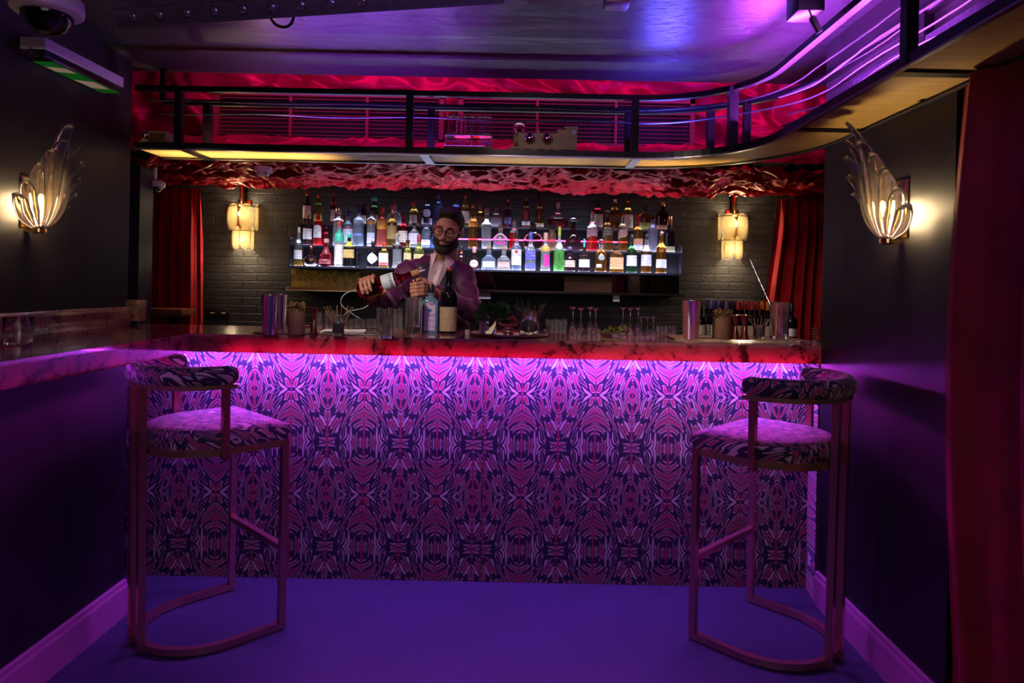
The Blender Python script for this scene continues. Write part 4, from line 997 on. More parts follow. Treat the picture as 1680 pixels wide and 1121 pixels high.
B(2, 699, 15, 358, 'std', 'paleblue', 'white', 'clear bottle with white cap and red print close to the barman, middle shelf', [('rect', .1, .3, R(70), (.7,.72,.86), (.6,.1,.15))], caph=.16, capr=.6)
B(2, 711, 11, 384, 'std', 'blue', 'blue', 'cobalt blue bottle peeking out beside the ear of the barman on the middle shelf', caph=.12)
B(2, 776, 16, 337, 'wine', 'cognac', 'gold', 'tall brown-gold bottle right of the head of the barman on the middle shelf', [('rect', .52, .66, R(60), (.75,.25,.04), (.8,.6,.1))], caph=.06)
B(2, 798, 18, 341, 'vase', 'clear', 'cork', 'faceted clear decanter with cork ball stopper on the middle shelf', caph=.13, capshape='ball', capr=.42, n=3, seg=10)
B(2, 821, 24, 368, 'squat', 'clear', 'cork', 'squat clear bottle with magenta print on the middle shelf', [('rect', .22, .34, R(38), (.72,.04,.40), (.3,.0,.2))], caph=.18, capshape='ball', capr=.32, n=3.2, d=.7)
B(2, 843.5, 16, 362, 'std', 'red', 'pinkfoil', 'red-orange liqueur bottle half hidden behind the white rum on the middle shelf', caph=.1, n=4, fill=.62)
B(2, 875, 33, 368, 'flask', 'clear', 'white', 'large round clear cognac flask on the middle shelf', caph=.09, capshape='tee', capr=.34, d=.45, fill=.34, glassmat=glass('pale_cognac_glass', (.92, .62, .52), .0, 1.3))
B(2, 905, 15, 368, 'jar', 'rust', 'black', 'rust brown frosted jar-like bottle with black cap on the middle shelf', caph=.2, capr=.8, frost=.3)
B(2, 940.5, 32, 358, 'trap', 'dark', 'glass', 'dark trapezoid decanter with a glass ball stopper on the middle shelf', caph=.14, capshape='ball', capr=.34, d=.42, n=3)
B(2, 971, 18, 347, 'std', 'red', 'silver', 'square clear whisky bottle with slanted plum label and red liquid on the middle shelf', [('diag', .40, .62, R(60), (.34,.13,.18), (.6,.4,.3))], caph=.1, n=5, fill=.40)
B(2, 996, 18, 345, 'std', 'brown', 'glass', 'square dark whisky bottle with slanted black label on the middle shelf', [('diag', .42, .64, R(60), (.06,.03,.03), (.5,.35,.2))], caph=.16, capshape='ball', capr=.42, n=5)
B(2, 1021, 16, 350, 'std', 'amber', 'gold', 'square amber whisky bottle with slanted rose label on the middle shelf', [('diag', .40, .64, R(60), (.42,.16,.15), (.7,.5,.3))], caph=.12, n=5, fill=.5)
B(2, 1046, 17, 352, 'std', 'amber', 'red', 'amber bottle with a big red cap on the middle shelf', [('rect', .24, .42, R(76), (.60,.22,.12), (.8,.7,.5)), ('rect', .06, .23, R(76), LAV, (.3,.2,.4))], caph=.22, capr=.5)
B(2, 1070.6, 18, 355, 'vase', 'lilac', 'white', 'frosted lilac tapered bottle on the middle shelf', caph=.1, frost=.5)
B(2, 1085, 7, 380, 'tall', 'clear', 'silver', 'slim clear bottle right of the lilac one on the middle shelf', caph=.1)
B(2, 1098, 18, 355, 'std', 'black', 'copper', 'black bottle with gilt edges and copper neck, rightmost on the middle shelf', [('rect', .02, .2, R(40), (.5,.45,.28), (.3,.2,.1))], caph=.24, capr=.42, n=5, neck=('black', .8, .86))
# ---- top shelf
B(3, 504, 14, 316, 'wine', 'dark', 'copper', 'dark bottle with long cream label, leftmost on the top shelf', [('rect', .18, .62, R(76), (.72,.58,.50))], caph=.1)
B(3, 522, 14, 320, 'std', 'olive', 'gold', 'dark olive bottle with a yellow shoulder band on the top shelf', [('rect', .1, .36, R(60), (.55,.45,.06), (.2,.1,.0))], caph=.1, neck=('gold', .76, .80))
B(3, 547, 11, 317, 'wine', 'cherry', 'red', 'slim dark bottle with a red cap on the top shelf', [('rect', .1, .5, R(40), (.62,.40,.35))], caph=.1)
B(3, 568, 11, 345, 'std', 'brown', 'copper', 'short brown bottle with a copper cap on the top shelf', caph=.14)
B(3, 596, 11, 331, 'std', 'dark', 'wood', 'dark bottle with a cream label between the pale vodkas on the top shelf', [('rect', .06, .44, R(70), (.70,.58,.38))], caph=.1)
B(3, 614, 15, 324, 'std', 'bottlegreen', 'green', 'dark green bottle with an emerald cap on the top shelf', [('rect', .1, .4, R(60), (.35,.16,.14))], caph=.14, capr=.62)
B(3, 647, 25, 333, 'flask', 'clear', 'wood', 'round clear flask with a wooden ball stopper on the top shelf', caph=.2, capshape='ball', capr=.30, d=.45)
B(3, 679, 18, 331, 'dome', 'gold', 'red', 'golden bottle with a dark red ball stopper on the top shelf', [('rect', .1, .5, R(40), (.72,.70,.62), (.2,.2,.3))], caph=.18, capshape='ball', capr=.42)
B(3, 701, 18, 327, 'tall', 'blue', 'black', 'deep blue square bottle with a skull-like white print on the top shelf', [('round', .36, .66, R(36), (.55,.62,.95), (.1,.1,.4)), ('rect', .06, .30, R(66), LAV, (.4,.1,.3))], caph=.1, n=3, glassmat=glass('steel_blue_glass', (.35, .45, .80), .0, 1.36))
B(3, 719, 14, 320, 'tall', 'blue', 'blue', 'hazy blue bottle just left of the hair of the barman on the top shelf', caph=.1, frost=.2)
B(3, 748, 16, 322, 'std', 'blue', 'glass', 'dark blue bottle with a spiky crystal collar above the head of the barman', caph=.12, band=(mat('white_cap', (0,0,0)), .62, .68))
B(3, 763, 15, 321, 'wine', 'olive', 'gold', 'dark bottle with cream label and yellow neck band right of the hair of the barman', [('rect', .12, .52, R(76), (.70,.60,.50))], caph=.08, neck=('yellow', .62, .68))
B(3, 788, 14, 336, 'std', 'gold', 'wood', 'square yellow bottle with a dark round seal on the top shelf', [('round', .2, .56, R(40), (.12,.07,.05), (.5,.35,.1))], caph=.18, n=5)
B(3, 814, 20, 335, 'squat', 'clear', 'glass', 'square clear bottle with a silver arch print on the top shelf', [('arch', .06, .5, R(36), (.45,.45,.52), (.8,.8,.9))], caph=.22, capshape='tee', capr=.3, n=5, d=.7)
B(3, 833, 12, 327, 'std', 'plum', 'silver', 'purple-black bottle with a small violet label on the top shelf', [('rect', .14, .4, R(60), (.16,.14,.35), (.5,.5,.7))], caph=.1)
B(3, 863, 13, 325, 'std', 'brown', 'wood', 'dark amber bottle with a small white label at its foot on the top shelf', [('rect', .10, .24, R(72), WHITE), ('rect', .3, .6, R(30), (.4,.05,.08))], caph=.1)
B(3, 885, 14, 325, 'std', 'brown', 'black', 'brown bottle with a cream band low down on the top shelf', [('rect', .06, .18, R(82), (.70,.55,.36))], caph=.12)
B(3, 915, 34, 332, 'tri', 'cherry', 'pinkfoil', 'wide arched cognac decanter in dark red on the top shelf', [('rect', .42, .47, R(20), (.6,.45,.45))], caph=.16, d=.3, n=3, fill=.42)
B(3, 980, 18, 328, 'std', 'cherry', 'black', 'whisky bottle with big cream label and red liquid on the top shelf', [('rect', .08, .56, R(76), (.74,.58,.46))], caph=.12)
B(3, 996, 13, 345, 'hour', 'paleblue', 'wood', 'small hourglass-shaped clear bottle on the top shelf', caph=.14)
B(3, 1008, 18, 327, 'dome', 'amber', 'silver', 'amber bottle with dark wavy bands on the top shelf', [('rect', .3, .52, R(76), (.12,.05,.03), (.45,.2,.06))], caph=.12)
B(3, 1030, 17, 328, 'std', 'gold', 'gold', 'golden bottle with large cream label on the top shelf', [('rect', .08, .54, R(78), (.74,.60,.42))], caph=.1)
B(3, 1058.6, 22, 332, 'flask', 'brown', 'wood', 'round-shouldered brown bottle with an olive label on the top shelf', [('rect', .06, .30, R(60), (.30,.30,.06))], caph=.1, d=.5)
B(3, 1087, 21, 332, 'std', 'dark', 'gold', 'broad dark bottle with gold edges and brown label, rightmost on the top shelf', [('rect', .06, .22, R(76), (.48,.22,.12))], caph=.14, n=5, d=.6, capr=.36)
# ---- wine bottles on the back counter, lower right
wcaps = ['black','black','plum','black','plum','black','plum','black','black','red','red','red','red','red','orange','orange','orange']
wx = [1150, 1160, 1167, 1173, 1179, 1185, 1192, 1199, 1206, 1211, 1218, 1226, 1234, 1242, 1251, 1260, 1271]
ORD = ['first','second','third','fourth','fifth','sixth','seventh','eighth','ninth','tenth','eleventh','twelfth','thirteenth','fourteenth','fifteenth','sixteenth','seventeenth','eighteenth']
for i, (x, c_) in enumerate(zip(wx, wcaps)):
    Y = 4.922 + 0.076*(i % 3); p = at(x, 494, Y)
    bottle('wine_bottle', f'dark wine bottle with {"navy" if c_ == "plum" else c_} capsule, {ORD[i]} from the left in the row on the right', 'bottle', (p.x, Y, 0.95), 0.31, 0.072, 'wine', 'black', c_,
           [('rect', .2, .52, R(70), [(.60,.50,.30), (.66,.64,.60), (.5,.42,.36)][i % 3])], caph=.2, capr=.38, group='wine bottles on the back counter', seg=20)
p = at(1301, 500, 4.62)
# nearer bottle with white capsule and white label
bottle("wine_bottle", "dark wine bottle with white capsule beside the mixing glass at the right end", "bottle", (at(1298, 540, 3.42).x, 3.42, ZT), at(1298, 497, 3.42).z-ZT, 24*3.42/F*0.78, 'wine', 'black', 'white', [('rect', .06, .34, R(80), (.72,.74,.76), (.3,.3,.3))], caph=.26, capr=.42)
bpy.context.view_layer.update()
# ================================================================= THINGS ON THE BAR
M_GL = glass('thin_glass', (0.98, 0.985, 1.0), 0.0, 1.42, trans=.965)
M_GLT = glass('cut_glass', (0.97, 0.98, 1.0), 0.02, 1.4)
def cup_prof(r0, r1, h, wall=0.002, base=0.006):
    """open vessel: outer profile up, inner profile down"""
    return [(0.001, 0), (r0*0.96, 0), (r0, 0.003), (r1, h), (r1-wall*0.5, h+0.0006), (r1-wall, h), (r0-wall, base), (0.001, base)]
def tin(label, u, v, top, w, group='steel shaker tins', z=None, m=None, cat='shaker'):
    z = ZT if z is None else z
    p = onz(u, v, z); hh = (v-top)*p.y/F; r = w*p.y/F/2
    t = thing('shaker_tin', label, cat, p, random.random()*3, group)
    MB().lathe([(0.001, 0), (r*0.68, 0), (r*0.72, 0.004), (r*0.98, hh-0.004), (r*1.02, hh-0.002), (r*1.02, hh), (r*0.96, hh), (r*0.68, 0.006), (0.001, 0.006)], 36).build('tin_body', m or M_STEEL, t, angle=50)
    return t
def jigger(label, u, v, top, w, m=M_COPPER, z=None, group='copper jiggers'):
    z = ZT if z is None else z
    p = onz(u, v, z); hh = (v-top)*p.y/F; r = w*p.y/F/2
    t = thing('jigger', label, 'jigger', p, 0, group)
    MB().lathe([(r, 0), (r*1.02, 0.002), (r*0.42, hh*0.52), (r*0.42, hh*0.56), (r*1.0, hh-0.001), (r*1.0, hh), (r*0.94, hh), (r*0.3, hh*0.6), (0.001, hh*0.6)], 28, cap0=False).build('double_cup', m, t, angle=60)
    return t
def tumbler(label, u, v, h, w, z=None, group=None, base=0.01, cat='glass', name='tumbler', taper=0.95, at_=None, m=None):
    z = ZT if z is None else z
    p = onz(u, v, z) if at_ is None else Vector(at_)
    r = w*p.y/F/2; hh = h*p.y/F
    t = thing(name, label, cat, p, 0, group)
    MB().lathe(cup_prof(r*taper, r, hh, 0.0022, base), 26).build('glass_bowl', m or M_GL, t, angle=60)
    return t, r, hh
def leaves(n, cx, cz, sx, sy, sz, L, m, parent, name, seed, up=0.3, stems=True):
    rr = random.Random(seed); mb = MB(); st = MB()
    for i in range(n):
        a = rr.uniform(0, 2*pi); e = rr.uniform(-0.3, 1.0); rad = rr.uniform(0.35, 1)**0.6
        c = Vector((cx + sx*rad*cos(a)*math.cos(e*0.9), sy*rad*sin(a)*math.cos(e*0.9), cz + sz*rad*sin(e*1.3)))
        d = Vector((cos(a), sin(a), e + up)).normalized(); s = d.cross(Vector((rr.uniform(-1, 1), rr.uniform(-1, 1), 1))).normalized(); nn = s.cross(d)
        l = L*rr.uniform(0.7, 1.2); w = l*0.32
        P = [c, c+d*l*0.35+s*w+nn*0.1*l, c+d*l, c+d*l*0.35-s*w+nn*0.1*l, c+d*l*0.7+s*w*0.7, c+d*l*0.7-s*w*0.7]
        mb.add(P, [(0, 1, 4, 2, 5, 3)])
    return mb.build(name, m, parent, smooth=False)
M_MINT = mat('fresh_mint', (0.05, 0.17, 0.025), 0.5, var=0.4, vs=60); M_ROSEM = mat('rosemary_leaf', (0.10, 0.12, 0.045), 0.6, var=0.4, vs=60)
M_DRY = mat('dried_flowers', (0.26, 0.16, 0.05), 0.8, var=0.5, vs=90); M_TWIG = mat('twig', (0.22, 0.12, 0.05), 0.7)

# ---- left: tray with tins, cup, jigger, picks
zt = ZT + 0.006
trp = onz(530, 547, ZT)
tr = thing('serving_tray', 'flat clear-edged tray holding shaker tins and jigger left of the barman', 'tray', (trp.x, 3.13, ZT+.0004))
MB().loft([[(x*s_, y*s_, z) for x, y in [(0.30*cos(a)**3*0 + 0.30*math.copysign(abs(cos(a))**.35, cos(a)), 0.13*math.copysign(abs(sin(a))**.35, sin(a))) for a in [2*pi*k/48 for k in range(48)]]] for s_, z in ((0.97, 0), (1, 0.002), (1, 0.006), (0.98, 0.006), (0.97, 0.004))]).build('tray_plate', mat('brushed_silver', (0.55, 0.50, 0.47), 0.25, 0.9), tr)
nk = thing('napkin_stack', 'stack of white paper napkins lying on the left tray', 'napkins', (onz(560, 545, zt).x, 3.16, ZT+0.0055), R(12))
for i in range(5): MB().box((-0.10+0.004*i, -0.055, 0.0016*i), (0.10-0.006*(i % 2), 0.055, 0.0016*i+0.0012)).build('napkin', mat('white_paper', (.75, .70, .68), .8), nk, smooth=False).rotation_euler = (0, 0, R((i*7) % 11-5))
tin('steel shaker tin standing at the left end of the left tray, in front', 441, 549, 484, 27, z=zt)
tin('steel shaker tin tucked behind another tin on the left tray', 459, 546, 483, 24, z=zt)
def flower_cup(label, u, v, top, w, z):
    p = onz(u, v, z); hh = (v-top)*p.y/F; r = w*p.y/F/2
    t = thing('flower_cup', label, 'cup', p, 0, 'clay cups of dried flowers')
    MB().lathe(cup_prof(r*0.97, r, hh, 0.003, 0.006), 30).build('clay_cup', mat('clay_brown', (0.20, 0.115, 0.06), 0.45), t, angle=50)
    leaves(230, 0, hh+0.006, r*1.0, r*0.9, 0.030, 0.013, M_DRY, t, 'dried_flowers', int(u), 0.6)
    MB().lathe([(r*.9, hh-0.02), (r*.6, hh+0.008), (0.001, hh+0.012)], 18).build('flower_heads', M_DRY, t)
    return t
flower_cup('brown cup of dried flowers between the shaker tins and the jigger on the left', 486, 549, 511, 27, zt)
jigger('tall copper jigger on the left tray beside the cup of dried flowers', 515, 549, 505, 14, z=zt)
t = thing('trinket', 'tiny red and white flower garnish lying left of the copper jigger', 'garnish', onz(504, 540, zt))
for a in range(6): MB().ball((0.009*cos(a*1.05), 0.006*sin(a*1.05), 0.012+0.004*(a % 2)), 0.005, 10, 6).build('petal', [mat('white_cap', (0,0,0)), mat('red_cap', (0,0,0))][a % 2], t)
MB().lathe([(0.004, 0), (0.003, 0.012)], 8).build('stalk', M_TWIG, t)
def pick_glass(label, u, v, h, w, z, m_):
    t, r, hh = tumbler(label, u, v, h, w, z, 'glasses of wooden picks', 0.012)
    MB().lathe([(r*0.86, 0.012), (r*0.9, hh*0.62), (0.001, hh*0.62)], 20).build('contents', m_, t)
    for k in range(8):
        a = k*0.8+0.3; d = Vector((cos(a)*0.5, sin(a)*0.35, 1)).normalized(); b = Vector((cos(a)*r*0.3, sin(a)*r*0.3, 0.016))
        MB().tube([b, b+d*hh*1.3], 0.0019, 6).ball(tuple(b+d*hh*1.3), 0.0035, 8, 6).build('pick', M_TWIG, t)
    return t
pick_glass('short glass of wooden picks in the middle of the left tray', 555, 551, 34, 20, zt, mat('ivory_paste', (.55, .45, .36), .6))
tg = thing('tongs', 'dark tongs lying on the napkins right of the glass of picks', 'tongs', onz(597, 543, zt) + Vector((0, 0, 0.006)), R(18))
for s in (-1, 1): MB().tube([(-0.07, s*0.002, 0.002), (0.0, s*0.012, 0.006), (0.07, s*0.006, 0.004)], 0.0028, 6, wh=(1.6, .7)).build('arm', mat('dark_steel', (.12, .11, .11), .25, 1.0), tg)
# ---- glass of water with a block of ice + mixing glass + two front bottles
t, r, hh = tumbler('heavy rocks glass holding one large clear ice block left of the mixing glass', 634, 555, 41, 26, None, None, 0.012, taper=0.98, m=M_GLT)
MB().box((-r*.62, -r*.62, 0.014), (r*.62, r*.62, hh*.68), None, .004).build('ice_block', glass('cloudy_ice', (.92, .86, .80), .25, 1.2), t)
p = onz(678, 548, ZT); r = 28*p.y/F/2; hh = (548-488)*p.y/F
mx = thing('mixing_glass', 'tall cylindrical mixing glass with a finger of red liquid in front of the barman', 'glass', p, 0)
MB().lathe([(0.001, 0), (r*.97, 0), (r, .004), (r, hh*.97), (r*1.06, hh), (r*1.0, hh), (r*.93, hh*.96), (r*.93, .012), (.001, .012)], 36).build('glass_wall', M_GL, mx, angle=60)
MB().lathe([(r*.92, .0125), (r*.92, .034), (.001, .034)], 30).build('red_liquid', glass('red_vermouth', (.50, .08, .05), 0, 1.33), mx)
def bar_spoon(label, a, b, name='bar_spoon'):
    A, Bv = Vector(a), Vector(b); d = (Bv-A); L = d.length
    t = thing(name, label, 'spoon', A, group='twisted bar spoons'); t.rotation_mode = 'QUATERNION'; t.rotation_quaternion = d.to_track_quat('Z', 'Y')
    n = int(L/0.0022); MB().lathe([(0.0016+0.0012*(0.5+0.5*sin(i*1.25)), L*i/n) for i in range(n+1)], 8).build('twisted_stem', M_STEEL, t)
    MB().ball((0, 0, -0.008), 0.009, 14, 8, (0.9, .35, 1.4)).build('bowl', M_STEEL, t)
    return t
bar_spoon('twisted steel bar spoon leaning in the mixing glass in front of the barman', p + Vector((r*.35, -r*.2, .045)), at(646, 449, 3.28))
# blue square gin bottle
p = onz(706, 546, ZT); k = p.y/F
bottle('gin_bottle', 'square blue gin bottle with lilac label standing in front of the barman', 'bottle', p, 79*k, 27*k, 'tall', 'blue', 'black', [], n=6, d=.72, caph=.17, capr=.42, glassmat=glass('sapphire_glass', (.30, .62, .92), .0, 1.3, trans=.72))
gb = bpy.data.objects['gin_bottle']; hw = 13.5*k; Hh = 79*k
M_LIL = m_label((.55, .45, .66), (.16, .12, .45), 120)
MB().grid([[(x, -hw*.73-.0006, z + (0.012*(1-(x/(hw*.66))**2) if j == 3 else 0)) for x in np.linspace(-hw*.66, hw*.66, 13)] for j, z in enumerate((.012, Hh*.2, Hh*.4, Hh*.585))]).build('label', M_LIL, gb, angle=180)
for tx, z, sz in (('BOMBAY', Hh*.575, .0125), ('SAPPHIRE', Hh*.36, .0095)):
    me = text_mesh(tx, sz, .0002); 
    for vt in me.vertices: vt.co = (vt.co.x, -hw*.73-.0012-vt.co.z*.2, z+vt.co.y + (.006*(1-(vt.co.x/(hw*.7))**2) if tx == 'BOMBAY' else 0))
    me.materials.append(mat('plum_ink', (.16, .02, .14), .5)); o = bpy.data.objects.new('lettering', me); C.objects.link(o); o.parent = gb
MB().lathe([(.0085, 0), (.0085, .0006)], 20, Matrix.Translation((0, -hw*.73-.0006, Hh*.47)) @ Matrix.Rotation(pi/2, 4, 'X')).build('medallion', mat('blue_ink', (.07, .12, .42), .5), gb)
# dark vermouth bottle with antique label
p = onz(735, 547, ZT); k = p.y/F
bottle('vermouth_bottle', 'dark bottle with red capsule and parchment label standing beside the blue gin bottle', 'bottle', p, 108*k, 28*k, 'wine', 'black', 'red', [], caph=.055, capr=.36, neck=None)
vb = bpy.data.objects['vermouth_bottle']
t_ = NT('parchment_label'); vv = t_.coord(); n1 = t_.noise(vv, 70, 5, .7); n2 = t_.noise(vv, 210, 3, .7)
t_.p(Base_Color=t_.mix(t_.math('MULTIPLY', t_.math('GREATER_THAN', n2, .54), .5), t_.ramp(n1, [(.3, (.50, .40, .20)), (.7, (.66, .54, .30))]), (.20, .10, .04, 1)), Roughness=.55)
MB().grid(shell_patch(PROF['wine'], 108*k*.95875, 14*k, 2, 1, .36, .04, .42, R(84))).build('label', t_.m, vb, angle=180)
t = thing('bottle_stopper', 'small pale bottle cap lying on the bar right of the vermouth bottle', 'cap', onz(767, 549, ZT))
MB().lathe([(.012, 0), (.012, .02), (.010, .0225), (.001, .0225)], 18).build('cap_body', mat('cream_foil', (0,0,0)), t)
# ---- round tray with mint, berries, rosemary
p = onz(836, 551, ZT); tr = thing('round_tray', 'round copper rimmed tray with herbs and berries right of the barman', 'tray', (p.x, 3.22, ZT+.0004))
MB().lathe([(.001, 0), (.172, 0), (.184, .004), (.186, .012), (.183, .012), (.17, .005), (.001, .005)], 48).build('tray_plate', mat('brushed_copper', (.5, .32, .25), .28, .9), tr)
zr = ZT + .005
t, r, hh = tumbler('clear glass stuffed with fresh mint on the round tray', 800, 549, 38, 30, zr, None, .006)
leaves(420, .02, hh*.75, .068, .055, .062, .026, M_MINT, t, 'mint_bunch', 3)
p = onz(834, 549, zr); bw = thing('berry_bowl', 'footed cut-glass bowl full of red berries between mint and rosemary', 'bowl', p)
MB().lathe([(.001, 0), (.026, 0), (.027, .004), (.012, .014), (.02, .022), (.046, .042), (.053, .072), (.051, .072), (.043, .045), (.016, .027), (.001, .025)], 30).build('glass_bowl', M_GLT, bw, angle=60)
rb = random.Random(5); mbb = []
for i in range(26):
    a = rb.uniform(0, 2*pi); q = .036*math.sqrt(rb.random()); c = (q*cos(a), q*sin(a), .052 + .022*(1-(q/.04)**2) + rb.uniform(0, .012))
    bb = MB()
    bb.ball((0, 0, 0), .0085, 10, 7, (1, 1, 1.15)); o = bb.build('raspberry', mat('raspberry', (.50, .015, .06), .4, var=.4, vs=200, bump=1.0, bs=400), None)
    o.location = Vector(p) + Vector(c); tag(o, ['red raspberry deep in the heap in the cut-glass bowl', 'red raspberry on top of the heap in the cut-glass bowl'][c[2] > .075], 'berry', 'raspberries in the cut-glass bowl')
p = onz(868, 550, zr)
t, r, hh = tumbler('wide glass of tall rosemary sprigs on the right of the round tray', 868, 550, 40, 34, zr, None, .006)
rs = random.Random(9)
for k in range(14):
    a = rs.uniform(0, 2*pi); ln = rs.uniform(.11, .17); d = Vector((cos(a)*.38, sin(a)*.28, 1)).normalized(); b0 = Vector((cos(a)*r*.4, sin(a)*r*.4, .01))
    mb = MB().tube([b0, b0+d*ln*.5, b0+d*ln+Vector((0, 0, .004))], .0013, 5)
    for i in range(34):
        q = b0 + d*ln*(.25+.75*i/34); e = Vector((rs.uniform(-1, 1), rs.uniform(-1, 1), rs.uniform(.1, .9))).normalized(); s = e.cross(d).normalized()*.0016
        mb.add([q-s, q+s, q+e*.016], [(0, 1, 2)])
    mb.build('rosemary_sprig', M_ROSEM, t, smooth=False)
nk = MB().add([(-.02, 0, .0), (.02, 0, 0), (.026, -.02, .001), (.0, -.02, .022), (-.02, -.01, .001)], [(0, 1, 3), (1, 2, 3), (0, 3, 4)]).build('folded_napkin', mat('white_paper', (0,0,0)), None, smooth=False, loc=onz(887, 549, ZT)); tag(nk, 'small folded white napkin beside the round tray', 'napkin')
# ---- upside-down glassware along the back edge
def coupe(label, u, y, top, w, group, zb=ZT):
    p = at(u, top, y); hh = p.z - zb; x = at(u, 530, y).x; r = w*y/F/2
    t = thing('coupe_glass', label, 'glass', (x, y, zb), 0, group)
    MB().lathe([(r, 0), (r*1.0, .003), (r*.9, hh*.18), (r*.55, hh*.34), (r*.12, hh*.42), (r*.10, hh*.9), (r*.75, hh*.985), (r*.76, hh), (.001, hh), ], 22, cap0=False).lathe([(r*.97, .0005), (r*.86, hh*.18), (r*.5, hh*.33), (.001, hh*.39)], 22, cap0=False).build('glass_body', M_GL, t, angle=70)
def hib(label, u, y, top, w, group, zb=ZT):
    p = at(u, top, y); hh = p.z - zb; x = at(u, 530, y).x; r = w*y/F/2
    t = thing('upturned_glass', label, 'glass', (x, y, zb), 0, group)
    MB().lathe([(r, 0), (r, .003), (r*.88, hh), (.001, hh)], 18, cap0=False).lathe([(r*.9, .0005), (r*.80, hh*.9), (.001, hh*.9)], 18, cap0=False).build('glass_body', M_GL, t, angle=60)
GB = 'glasses upside down along the back edge of the bar'
for i, u in enumerate((524, 537, 546)): hib(f'dark upturned glass behind the left tray, {ORD[i]} from the left', u, 3.40, 512-i, 12, GB)
for i, u in enumerate((566, 576, 586, 596, 606, 615)): hib(f'low upturned glass between the picks and the ice glass, {ORD[i]} from the left', u, 3.40+(i % 2)*.03, 524-(i % 3), 11, GB)
for i, u in enumerate((622, 631, 640, 649, 657)): hib(f'tall upturned glass behind the ice glass, {ORD[i]} from the left', u, 3.445, 505+(i % 2)*2, 10, GB)
for i, u in enumerate((899, 906, 913, 920, 927)): hib(f'small upturned glass right of the rosemary, {ORD[i]} from the left', u, 3.42, 523+(i % 2), 8, GB)
for i, u in enumerate((896, 943, 951, 959, 967, 975, 983)): hib(f'low shot glass in the front row of the glassware, {ORD[i]} from the left', u, 3.32+(i % 2)*.02, 540, 8, GB)
for i, (u, y) in enumerate(((940, 3.43), (953, 3.36), (968, 3.43), (977, 3.37))): coupe(f'upturned coupe glass in the left cluster of coupes, {ORD[i]} from the left', u, y, 504+(i % 2)*2, 15, 'upturned coupe glasses')
for i, (u, y) in enumerate(((1022, 3.43), (1034, 3.38), (1047, 3.43))): coupe(f'upturned coupe glass in the right cluster of coupes, {ORD[i]} from the left', u, y, 505, 14, 'upturned coupe glasses')
for i, (u, y) in enumerate(((1052, 3.34), (1062, 3.38), (1072, 3.34))): coupe(f'shorter upturned coupe right of the right coupe cluster, {ORD[i]} from the left', u, y, 520, 13, 'upturned coupe glasses')
for i, u in enumerate((1080, 1086, 1093, 1100, 1106)): hib(f'tiny tasting glass left of the right shaker tin, {ORD[i]} from the left', u, 3.36+(i % 2)*.03, 535, 7, GB)
lm = thing('lime_garnish', 'heap of green lime peel between the two clusters of coupes', 'garnish', onz(1010, 551, ZT))
leaves(90, 0, .018, .05, .028, .022, .02, mat('lime_peel', (.16, .20, .03), .5, var=.4), lm, 'peel_heap', 21)
# ---- right end: board with tin, flowers, jiggers, picks, mixing glass
p = onz(1208, 557, ZT)
gbd = thing('serving_board', 'thin glass board carrying the bar tools at the right end of the counter', 'tray', (p.x, 3.25, ZT+.0004))
MB().box((-.32, -.13, 0), (.30, .10, .006), None, .003).build('board', M_GLT, gbd)
MB().box((-.315, -.125, .0062), (.295, .095, .0075)).build('cork_mat', mat('tan_mat', (.34, .20, .11), .6), gbd, smooth=False)
zb_ = ZT + .0076
tin('steel shaker tin standing at the right end of the bar', 1133, 557, 493, 33, z=zb_)
flower_cup('brown cup of dried flowers at the right end of the bar', 1184, 556, 522, 31, zb_)
jigger('left copper jigger of the pair at the right end of the bar', 1206, 557, 517, 15, z=zb_)
jigger('right copper jigger of the pair at the right end of the bar', 1221, 557, 517, 15, z=zb_)
pick_glass('short glass of wooden picks at the right end of the bar', 1245, 556, 22, 19, zb_, mat('ochre_paste', (.34, .26, .10), .6))
p = onz(1278, 556, zb_); r = 30*p.y/F/2; hh = 60*p.y/F
mx2 = thing('mixing_glass', 'empty cylindrical mixing glass with a spoon at the right end of the bar', 'glass', p, 0)
MB().lathe([(0.001, 0), (r*.97, 0), (r, .004), (r, hh*.97), (r*1.05, hh), (r*1.0, hh), (r*.93, hh*.96), (r*.93, .014), (.001, .014)], 36).build('glass_wall', M_GL, mx2, angle=60)
bar_spoon('twisted steel bar spoon rising high out of the right mixing glass', p + Vector((r*.3, -.01, .03)), at(1230, 425, 3.36))
cs = thing('cocktail_strainer', 'coiled steel strainer spring standing at the far right end of the counter', 'strainer', onz(1339, 563, ZT))
for i in range(5): MB().tube([(.020*cos(a), .020*sin(a), .012+i*.012+.012*a/(2*pi)) for a in [2*pi*k_/24 for k_ in range(25)]], .0028, 6).build('coil_turn', M_BRASS, cs)
MB().lathe([(.022, 0), (.024, .003), (.02, .010), (.001, .010)], 24).build('foot', M_STEEL, cs)
# ---- left wing
t, r, hh = tumbler('clear tumbler standing on the left wing of the counter at the frame edge', 22, 562, 44, 42, at_=(-1.74, 2.36, ZT), base=.008, m=M_GLT)
